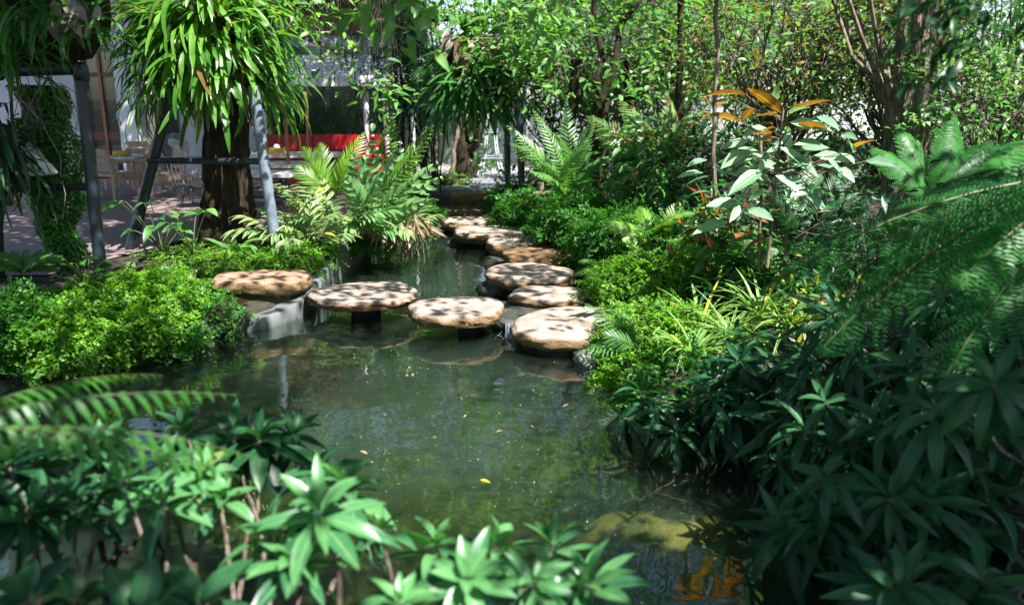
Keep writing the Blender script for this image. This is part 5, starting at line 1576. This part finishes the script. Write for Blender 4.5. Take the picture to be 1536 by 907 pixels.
# =================================================================== CROTON
cb = P(1150, 400, Y=6.6)
t = thing('croton_shrub', 'tall croton with pale green leaves and orange young leaves on top', 'shrub', cb)
S_ = 340 / 995.0
px_ = lambda q: (1020 + q[0] * S_, 110 + q[1] * S_)
OR = [((445, 175), (310, 75)), ((470, 175), (640, 120)), ((270, 215), (100, 185)), ((275, 210), (320, 155)), ((420, 190), (345, 185)), ((410, 225), (325, 228)), ((290, 95), (110, 100)), ((500, 245), (640, 240)), ((395, 275), (330, 265)), ((765, 330), (840, 295)), ((400, 300), (340, 290)), ((420, 240), (350, 255)), ((230, 110), (170, 140))]
GR = [((440, 325), (595, 445)), ((300, 300), (195, 330)), ((290, 335), (200, 410)), ((365, 425), (240, 520)), ((410, 385), (355, 425)), ((420, 450), (515, 515)), ((375, 510), (310, 555)), ((590, 360), (725, 390)), ((690, 410), (755, 470)), ((620, 440), (605, 490)), ((545, 525), (640, 610)),
      ((815, 385), (945, 410)), ((480, 215), (640, 250)), ((510, 300), (615, 315)), ((600, 190), (685, 240)), ((760, 350), (750, 300)), ((300, 355), (225, 360)), ((260, 575), (140, 585)), ((210, 650), (85, 700)), ((300, 600), (390, 640)), ((440, 250), (480, 330)), ((520, 340), (640, 330)), ((380, 240), (300, 270)),
      ((470, 390), (560, 400)), ((330, 420), (260, 440)), ((700, 350), (760, 390)), ((650, 380), (700, 430)), ((400, 130), (440, 60)), ((480, 180), (560, 150))]
gg = np.random.default_rng(9)
BO = Leaves(); BG = Leaves(); st = MB(); hubs = []
for lst, B in ((OR, BO), (GR, BG)):
    for a, b in lst:
        ya = 6.55 + gg.normal() * .08; a3 = P(*px_(a), Y=ya); b3 = P(*px_(b), Y=ya - gg.uniform(.0, .22))
        v = b3 - a3; L_ = np.linalg.norm(v)
        B.add(a3, v + [0, 0, .12 * L_], [gg.normal() * .2, -.75 if B is BG else .35, 1.0], L_ * 1.15, max(.06, min(.115, L_ * .48)), .3)
        hubs.append(a3)
ax = lambda f: P(1150 + 25 * f, 400 - 235 * f, Y=6.6)
for h in hubs:
    f = np.clip((400 - 110 - (453.5 - 453.5) - 0) * 0 + (h[2] - cb[2]) / (ax(1)[2] - cb[2]) - .12, .05, .95)
    st.tube(curve_pts(ax(f), h, [0, 0, -.02], 5), [.008, .006, .005, .004, .004], 5)
st.tube([ax(q) for q in np.linspace(0, 1, 8)], np.linspace(.018, .008, 8), 8)
n = 60
BG2 = P(1165, 260, Y=6.75) + gg.normal(size=(n, 3)) * [.30, .1, .2]
BG.add(BG2, gg.normal(size=(n, 3)) * [1, .6, .3] + [0, -.2, -.2], gg.normal(size=(n, 3)) * .3 + [0, -.4, 1], gg.uniform(.12, .26, n), gg.uniform(.05, .085, n), .4)
mb = MB(); BG.flush(mb, T_ELL); mb.build('leaves', MT['croton'], t)
mb = MB(); BO.flush(mb, T_ELL); tag(mb.build('young_leaves', MT['croton_orange']), 'orange young leaves at the top')
st.build('stems', MT['bark_pale'], t)
bush('red_shrub', 'small shrub with mixed dark red and green leaves left of the croton', 'shrub', P(1080, 335, Y=7.3), (.32, .3, .24), 30, 6, .19, .06, MT['mid'], T_ELL, 83, base=P(1085, 400, Y=7.3), alt=(MT['croton_red'], .3), trunk_r=.014)
for px, lab in ((1138, 'slim bare cane rising left of the croton stem'), (1176, 'slim knobbly cane rising right of the croton stem')):
    mb = MB(); a = P(px, 410, Y=6.9); mb.tube(line(a, P(px + 3, 200, Y=6.95), 9, .006), .014, 8, lump=.06)
    tag(mb.build('bare_cane', MT['bark_pale']), lab, 'plant')

# =================================================================== SHRUBS AND TREES OF THE FAR RIGHT BANK
bush('bright_tree', 'light green broad leaved tree filling the gap above the far stones', 'tree', P(880, 55, Y=13.0), (1.9, 1.2, 1.35), 250, 10, .16, .07, MT['bright'], T_ELL, 1, base=(1.6, 13.2, .4), trunk_r=.035)
bush('bright_tree', 'paler sparse tree with curving bare limbs right of the light green tree', 'tree', P(1010, 40, Y=13.5), (1.7, 1.2, 1.3), 190, 9, .14, .06, MT['bright'], T_ELL, 2, base=(2.7, 13.6, .4), trunk_r=.04, shell=.3)
bush('bronze_tree', 'twiggy tree with bronze and green leaves above the croton', 'tree', P(1165, 62, Y=9.6), (1.25, .9, .85), 190, 9, .11, .045, MT['bronze'], T_LANCE3, 3, base=(3.4, 10.2, .4), trunk_r=.05)
bush('bronze_tree', 'tangled twiggy bronze leaved tree wrapped round the vase shaped tree top', 'tree', P(1320, 60, Y=9.6), (1.15, .8, .8), 160, 8, .11, .042, MT['bronze'], T_LANCE3, 4, base=(4.7, 10.0, .4), trunk_r=.05, shell=.3)
bush('small_tree', 'bright small leaved bush catching sun behind the tree fern', 'shrub', P(1470, 150, Y=8.6), (.9, .6, .5), 110, 9, .09, .05, MT['bright'], T_ELL2, 5, base=(5.2, 8.9, .4), trunk_r=.04)
bush('small_tree', 'mid green bush in the upper corner above the sunny small leaved bush', 'shrub', P(1500, 40, Y=10.0), (1.2, .8, .9), 110, 8, .13, .06, MT['mid'], T_ELL2, 6, base=(6.2, 10.3, .4), trunk_r=.05)
bush('dark_shrub', 'dark shrub with drooping hand shaped leaf clusters right of the rustic rail', 'shrub', P(975, 262, Y=10.6), (.62, .5, .55), 55, 9, .24, .075, MT['mid'], T_LANCE3, 7, base=P(975, 330, Y=10.6), trunk_r=.03, droop=.8)
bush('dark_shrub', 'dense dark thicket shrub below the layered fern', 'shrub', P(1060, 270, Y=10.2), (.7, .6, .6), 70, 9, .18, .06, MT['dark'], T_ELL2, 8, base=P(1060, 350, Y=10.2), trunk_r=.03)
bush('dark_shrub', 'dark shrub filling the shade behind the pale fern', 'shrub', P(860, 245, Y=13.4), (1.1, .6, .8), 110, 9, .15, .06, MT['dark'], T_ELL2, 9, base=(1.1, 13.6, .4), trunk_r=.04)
bush('dark_shrub', 'leafy green shrub rising between the pale fern and the light green tree', 'shrub', P(810, 130, Y=13.9), (.75, .6, .7), 90, 9, .14, .06, MT['mid'], T_ELL2, 10, base=(.7, 14.2, .4), trunk_r=.04)
bush('dark_shrub', 'green shrub behind the layered fern with light gaps', 'shrub', P(960, 155, Y=14.5), (1.6, .7, .9), 130, 9, .14, .055, MT['mid'], T_ELL2, 11, base=(2.4, 14.7, .4), trunk_r=.05)
bush('dark_shrub', 'shaded bush behind the croton top', 'shrub', P(1180, 180, Y=11.5), (1.5, .7, .9), 130, 9, .14, .055, MT['mid'], T_ELL2, 12, base=(3.9, 11.8, .4), trunk_r=.05)
bush('dark_shrub', 'shaded bush under the vase shaped tree', 'shrub', P(1320, 200, Y=10.8), (1.3, .7, .8), 110, 9, .13, .055, MT['mid'], T_ELL2, 13, base=(5.0, 11.0, .4), trunk_r=.05)
bush('dark_shrub', 'shaded bush behind the stout fluted trunk', 'shrub', P(1480, 230, Y=9.8), (1.3, .7, .9), 120, 9, .13, .055, MT['mid'], T_ELL2, 14, base=(6.0, 10.0, .4), trunk_r=.05)
bush('dark_shrub', 'low dark bush between the yellowing fern and the croton', 'shrub', P(1150, 345, Y=8.8), (1.0, .5, .45), 90, 8, .14, .055, MT['dark'], T_ELL2, 15, base=P(1150, 380, Y=8.8), trunk_r=.03)
bush('dark_shrub', 'dark bush in shade under the tree fern fronds', 'shrub', P(1380, 370, Y=6.4), (1.0, .6, .5), 120, 9, .13, .05, MT['dark'], T_ELL2, 16, base=P(1380, 430, Y=6.4), trunk_r=.03)
for k, (x, y, z, lab) in enumerate([(2.1, 16.0, 3.1, 'luminous leafy tree between the light green tree and the pale wall'), (4.4, 15.4, 3.2, 'luminous leafy tree behind the slim straight sapling'), (6.6, 14.2, 3.1, 'luminous leafy tree behind the croton and the twiggy bronze tree'), (8.6, 13.0, 3.0, 'luminous leafy tree filling the far corner behind the sunny bush')]):
    bush('leafy_tree', lab, 'tree', (x, y, z), (1.5, .8, 1.25), 230, 10, .13, .06, MT['bright'], T_ELL2, 60 + k, base=(x, y, .3), trunk_r=.025)
for k, (x, y, z, a, c, n) in enumerate([(2.5, 18.5, 2.2, 1.6, 1.6, 130), (5.2, 17, 2.4, 1.8, 1.5, 130), (8.2, 16, 2.2, 1.9, 1.6, 140), (10.5, 14.5, 2.4, 1.8, 1.8, 120), (4.2, 21, 3.6, 1.7, 1.4, 90), (9.0, 20, 3.8, 2.2, 1.3, 100)]):
    bush('distant_bush', 'dark green bush seen in pieces between the trees on the far side', 'shrub', (x, y, z), (a, 1.0, c), n, 7, .19, .085, MT['bright'], T_ELL2, 30 + k, base=(x, y, .4), group='bushes beyond the right bank trees', trunk_r=.06)
# dark hanging sprays close to the lens in the upper corner
bush('dark_branch', 'dark blurred leafy branch hanging into the upper corner', 'branch', P(1500, 0, Y=3.4), (.38, .3, .2), 34, 8, .10, .03, MT['dark'], T_LANCE3, 17, base=(2.6, 3.2, 3.6), trunk_r=.02, droop=.9)
bush('dark_branch', 'dark blurred twig of hanging leaves left of the one in the upper corner', 'branch', P(1385, 40, Y=3.7), (.12, .15, .3), 12, 7, .09, .028, MT['dark'], T_LANCE3, 18, base=(2.0, 3.5, 3.7), trunk_r=.012, droop=.9)
# sprigs hanging in front of the brick building
bush('leafy_branch', 'sunlit sprig of lime green leaves in front of the brick wall', 'branch', P(485, 22, Y=8.6), (.62, .3, .17), 26, 6, .13, .05, MT['bright'], T_LANCE3, 19, base=P(540, -70, Y=8.9), trunk_r=.014, alt=(MT['palm_yellow'], .25))
bush('leafy_branch', 'thin sprig of lime leaves hanging before the marquee arrow', 'branch', P(508, 66, Y=8.6), (.10, .12, .07), 4, 5, .14, .045, MT['bright'], T_LANCE3, 20, base=P(530, -40, Y=8.7), trunk_r=.01)
bush('leafy_branch', 'hanging sprig of green leaves in front of the white shelter posts', 'branch', P(575, 138, Y=8.8), (.28, .2, .2), 12, 6, .14, .055, MT['bright'], T_ELL, 22, base=P(545, -30, Y=8.8), trunk_r=.009)
bush('leafy_branch', 'sprig with dull green leaves along the edge of the white shelter roof', 'branch', P(490, 112, Y=8.9), (.32, .2, .06), 4, 5, .13, .05, MT['mid'], T_ELL, 23, base=P(470, 20, Y=9.0), trunk_r=.008)
bush('leafy_branch', 'blurred large leaved branch hanging at the top centre of the view', 'branch', P(600, 12, Y=4.6), (.24, .2, .12), 12, 6, .16, .06, MT['bright'], T_ELL, 24, base=P(640, -120, Y=4.7), trunk_r=.01, droop=.9)
bush('leafy_branch', 'light leafy branch hanging above the antler fern', 'branch', P(700, 4, Y=10), (.5, .3, .14), 20, 6, .17, .07, MT['bright'], T_ELL, 25, base=P(780, -90, Y=10.2), trunk_r=.014)
bush('leafy_branch', 'lime branch sweeping across from the light green tree to the antler fern', 'branch', P(800, 45, Y=10), (.5, .3, .3), 34, 6, .16, .07, MT['bright'], T_ELL, 26, base=P(840, -90, Y=10.2), trunk_r=.014, alt=(MT['palm_yellow'], .15))
bush('leafy_branch', 'pale whorled leaves on a twig before the light green tree', 'branch', P(822, 22, Y=7.5), (.12, .1, .06), 4, 8, .17, .06, MT['bright'], T_LANCE, 27, base=P(830, -70, Y=7.6), trunk_r=.008)

# black bamboo behind the cycads
bc = P(615, 270, Y=15.5)
t = thing('bamboo', 'tall dark bamboo clump with black canes and narrow leaves left of the deck', 'bamboo', (bc[0], 15.5, .4))
gg = np.random.default_rng(77); st = MB(); B = Leaves()
for k in range(38):
    a = np.array([bc[0] + gg.normal() * .32, 15.5 + gg.normal() * .35, .3]); lean = gg.normal(size=2) * .32
    b = a + [lean[0] + .1 * gg.normal(), lean[1], gg.uniform(2.4, 3.9)]
    pts = curve_pts(a, b, [0, 0, .1], 9, gg, .02); st.tube(pts, np.linspace(.016, .006, 9), 6)
    for j in range(4, 9):
        n = 26
        B.add(pts[j] + gg.normal(size=(n, 3)) * [.26, .26, .2], gg.normal(size=(n, 3)) * [1, 1, .4] + [0, 0, -.35], gg.normal(size=(n, 3)) * .3 + [0, 0, 1], gg.uniform(.14, .26, n), gg.uniform(.018, .03, n), gg.uniform(.2, 1.0, n))
mb = MB(); B.flush(mb, T_NARROW); mb.build('leaves', MT['dark'], t); st.build('canes', MT['bark'], t)
# thin pale saplings between bamboo and deck
for px, lab in ((652, 'pale slim trunk at the right side of the bamboo clump'), (672, 'leaning pale slim trunk just left of the gnarled tree')):
    mb = MB(); a = P(px, 272, Y=16); a[2] = .3; mb.tube(line(a, P(px + (2 if px < 660 else 18), 120, Y=16.1), 9, .02), .045, 9, lump=.04)
    tag(mb.build('sapling', MT['bark_pale']), lab, 'tree')
ga = P(700, 268, Y=17.2); ga[2] = .35
t = thing('gnarled_tree', 'gnarled dark little tree with a crooked arm at the back of the deck', 'tree', ga)
mb = MB()
mb.tube(np.array([ga, P(694, 225, Y=17.2), P(688, 180, Y=17.1), P(700, 120, Y=17.2)]), [.24, .17, .11, .09], 14, lump=.15)
mb.tube(np.array([P(694, 230, Y=17.2), P(718, 213, Y=17.1), P(712, 180, Y=17.0), P(706, 155, Y=17.1), P(718, 120, Y=17.2)]), [.11, .10, .08, .07, .05], 10, lump=.1)
mb.build('trunk', MT['bark'], t)
B = Leaves(); n = 700
B.add(P(696, 170, Y=17.3) + gg.normal(size=(n, 3)) * [.5, .3, .6], gg.normal(size=(n, 3)), gg.normal(size=(n, 3)) * .4 + [0, 0, 1], gg.uniform(.06, .14, n), gg.uniform(.03, .06, n), .3)
mb = MB(); B.flush(mb, T_ELL2); mb.build('crown', MT['bright'], t)
bush('path_shrub', 'yellow green shrub behind the wire tower', 'shrub', P(722, 230, Y=19.5), (.45, .4, .5), 40, 9, .12, .05, MT['bright'], T_ELL2, 41, base=(-.7, 19.5, .4), trunk_r=.02)
bush('tower_plant', 'grey green plant growing through the lower stage of the wire tower', 'plant', P(737, 246, Y=15.55), (.33, .2, .07), 36, 7, .07, .03, MT['mid'], T_ELL2, 42, base=P(737, 262, Y=15.6), trunk_r=.006)
# plants along the screen behind the benches
for k, (px, lab) in enumerate(((420, 'feathery dark plant by the screen behind the left end of the red bench'), (470, 'tall reedy plant by the screen behind the middle of the red bench'), (520, 'spreading dark plant by the screen behind the right end of the red bench'))):
    c = P(px, 205, Y=20.0)
    fern(lab, (c[0], 20.0, .6), [P(px + 55 * math.cos(q) * (.6 + .4 * (j % 2)), 180 - 45 * math.sin(q), Y=19.8 + .3 * (j % 3)) for j, q in enumerate(np.linspace(-.1, 3.2, 12))], 'dark', .34, .03, 18, .7, (0, -.8, .7), T=T_NARROW, seed=90 + k, name='screen_plant', cat='plant', r0=.012)

# =================================================================== DARK ROSETTE SHRUBS, RIGHT
def rosette_shrub(label, base, tips, L, Wd, m, seed, nl=15, group=None, hi=1.25, lo=-.45, stemm='twig', r=.011, name='rosette_shrub', axis_up=.75, bend=.55):
    gg = np.random.default_rng(seed)
    t = thing(name, label, 'shrub', base, group=group)
    B = Leaves(); st = MB()
    for tp in tips:
        tp = np.asarray(tp, float)
        ax_ = nrm((tp - np.asarray(base)) * .35 + np.array([gg.normal() * .25, gg.normal() * .25 - .1, axis_up]))
        sc_ = gg.uniform(.72, 1.22)
        rosette(B, tp, ax_, int(nl * gg.uniform(.65, 1.2)), L * sc_, Wd * (sc_ * .5 + .5) * gg.uniform(.85, 1.2), gg, lo, hi, bend)
    shrub_stems(st, base, [np.asarray(q) - [0, 0, .01] for q in tips], gg, r)
    mb = MB(); B.flush(mb, T_LANCE); mb.build('leaves', MT[m], t)
    st.build('stems', MT[stemm], t)
    return t


gg = np.random.default_rng(123)
cl = [(975, 612, 4.8), (1075, 580, 4.9), (1130, 560, 4.7), (1230, 560, 4.3), (1330, 540, 4.3), (1440, 560, 3.9), (1085, 625, 4.4), (1190, 640, 4.1), (1270, 660, 3.7), (1390, 660, 3.5), (1490, 670, 3.3), (1200, 740, 3.6), (1310, 770, 3.3), (1430, 790, 3.1), (1380, 860, 2.9), (1490, 880, 2.8), (1290, 480, 5.0), (1480, 480, 4.4)]
for k, (px, py, Yq) in enumerate(cl):
    c = P(px, py, Y=Yq)
    base = c + [.35 + .15 * gg.random(), .35, 0]; base[2] = .3 if c[2] > .45 else max(.05, c[2] - .25)
    tips = [P(px + gg.normal() * 42, py + gg.normal() * 34, Y=Yq + gg.normal() * .22) for _ in range(7)]
    if k == 0:
        tips = [P(985, 612, Y=4.7), P(1015, 645, Y=4.5), P(935, 625, Y=4.75), P(1045, 605, Y=4.8), P(965, 590, Y=5.0)]
    tips = [np.array([q[0], q[1], max(q[2], .12)]) for q in tips]
    lab = 'dark glossy lance leaved shrub in the shaded thicket on the right bank'
    grp = 'dark rosette shrubs of the shaded bank'
    if k == 0:
        lab, grp = 'dark rosette shrub reaching furthest out over the water with a bare twig below', grp
    rosette_shrub(lab, base, tips, .29, .048, 'rosette_shaded', 200 + k, 19, grp, lo=-.85, hi=1.1, bend=.9)

# =================================================================== ROSETTE SHRUBS, NEAR
def near(label, base, pts, seed, L=.18, Wd=.048, m='rosette', nl=19):
    rosette_shrub(label, base, [P(*q[:2], Y=q[2]) for q in pts], L, Wd, m, seed, nl, 'rosette shrubs along the near bank', r=.009)


near('sunlit glossy rosette shrub spreading along the bottom middle edge', (-.05, 2.1, .33), [(700, 868, 2.05), (800, 872, 2.1), (600, 905, 1.95), (880, 872, 2.25), (745, 815, 2.4), (655, 815, 2.45), (830, 815, 2.5)], 301)
near('glossy rosette shrub with one large hanging leaf left of the sunlit bottom one', (-.55, 2.15, .33), [(480, 765, 2.2), (405, 800, 2.3), (440, 840, 2.15), (570, 790, 2.4), (520, 730, 2.6)], 302, .20, .054)
near('upright rosette shrub standing in dark water stems below the blurred fern', (-1.0, 2.3, .33), [(240, 748, 2.4), (305, 705, 2.6), (335, 745, 2.5), (180, 720, 2.6), (250, 690, 2.8)], 303, .16, .05)
near('dim rosette shrub in the lower corner beneath the blurred fern fronds', (-1.45, 2.3, .33), [(110, 750, 2.5), (45, 765, 2.4), (60, 700, 2.7), (150, 670, 2.8), (10, 690, 2.6)], 304, .19, .055, 'rosette_shaded')
near('dark rosette shrub reaching up toward the leaf reflection in the pond', (-.85, 2.5, .2), [(440, 650, 3.1), (390, 655, 3.0), (480, 700, 2.8), (350, 655, 3.1), (280, 645, 3.1)], 305, .2, .055, 'rosette_shaded')
near('few broad dim leaves rising at the very bottom corner', (-1.1, 1.95, .4), [(40, 895, 2.0), (120, 900, 2.05), (300, 900, 2.0), (210, 915, 1.95)], 306, .18, .085, 'rosette_shaded', 9)
# bare woody stems standing in the water behind them
t = thing('woody_stems', 'knobbly dark bare stems rising from the murky water under the near rosettes', 'plant', P(165, 860, Y=2.7))
mb = MB()
for px, py, qx, qy, r in ((160, 905, 150, 810, .012), (168, 905, 172, 800, .014), (200, 900, 235, 800, .006), (248, 905, 238, 800, .006), (175, 860, 250, 880, .008), (165, 840, 205, 810, .007), (110, 880, 95, 830, .006), (20, 820, 70, 815, .008)):
    a = P(px, py, Y=2.62); b = P(qx, qy, Y=2.72); mb.tube(curve_pts(a, b, [g.normal() * .02, 0, 0], 9, g, .008), r, 7, lump=.12)
mb.build('stems', MT['bark'], t)

# =================================================================== ON THE WATER
fl = [(720, 719, .055), (853, 606, .05), (744, 648, .05), (540, 676, .05), (806, 675, .03), (800, 640, .03), (655, 655, .025), (1015, 705, .04), (700, 622, .03), (620, 560, .04), (205, 562, .07), (690, 596, .03), (905, 680, .04), (1060, 640, .02), (575, 620, .03), (655, 446, .05), (640, 290, .05)]
gg = np.random.default_rng(66)
for k, (px, py, L_) in enumerate(fl):
    c = P(px, py, z=.004)
    B = Leaves(); an = gg.uniform(0, 6.28); B.add(c, [math.cos(an), math.sin(an), .05], [gg.normal() * .1, gg.normal() * .1, 1], L_ * 1.25, L_ * .45, .25)
    mb = MB(); B.flush(mb, T_ELL)
    tag(mb.build('floating_leaf', MT['yellow' if k % 6 == 0 else 'dry']), 'small fallen yellowish leaf floating on the pond', 'leaf', 'fallen leaves floating on the pond')
t = thing('fallen_twig', 'forked dark twig lying in the sunlit yellow shallows', 'branch', P(1000, 740, z=.0))
mb = MB()
for a, b in (((955, 752), (985, 735)), ((985, 735), (1020, 712)), ((985, 735), (975, 700)), ((980, 738), (1030, 752)), ((1040, 665), (1052, 740))):
    mb.tube(curve_pts(P(*a, z=.012), P(*b, z=.014), [0.01, 0, 0], 7, g, .004), .005, 5)
mb.build('twig', MT['bark'], t)

B = Leaves(); n = 420
pp = np.array([P(gg.uniform(330, 1120), gg.uniform(500, 800), z=.003) for _ in range(n)])
B.add(pp, gg.normal(size=(n, 3)) * [1, 1, .05], [0, 0, 1], gg.uniform(.006, .02, n), gg.uniform(.004, .01, n), .2)
mb = MB(); B.flush(mb, T_DIA)
tag(mb.build('pond_specks', MT['dry_grey']), kind='stuff')
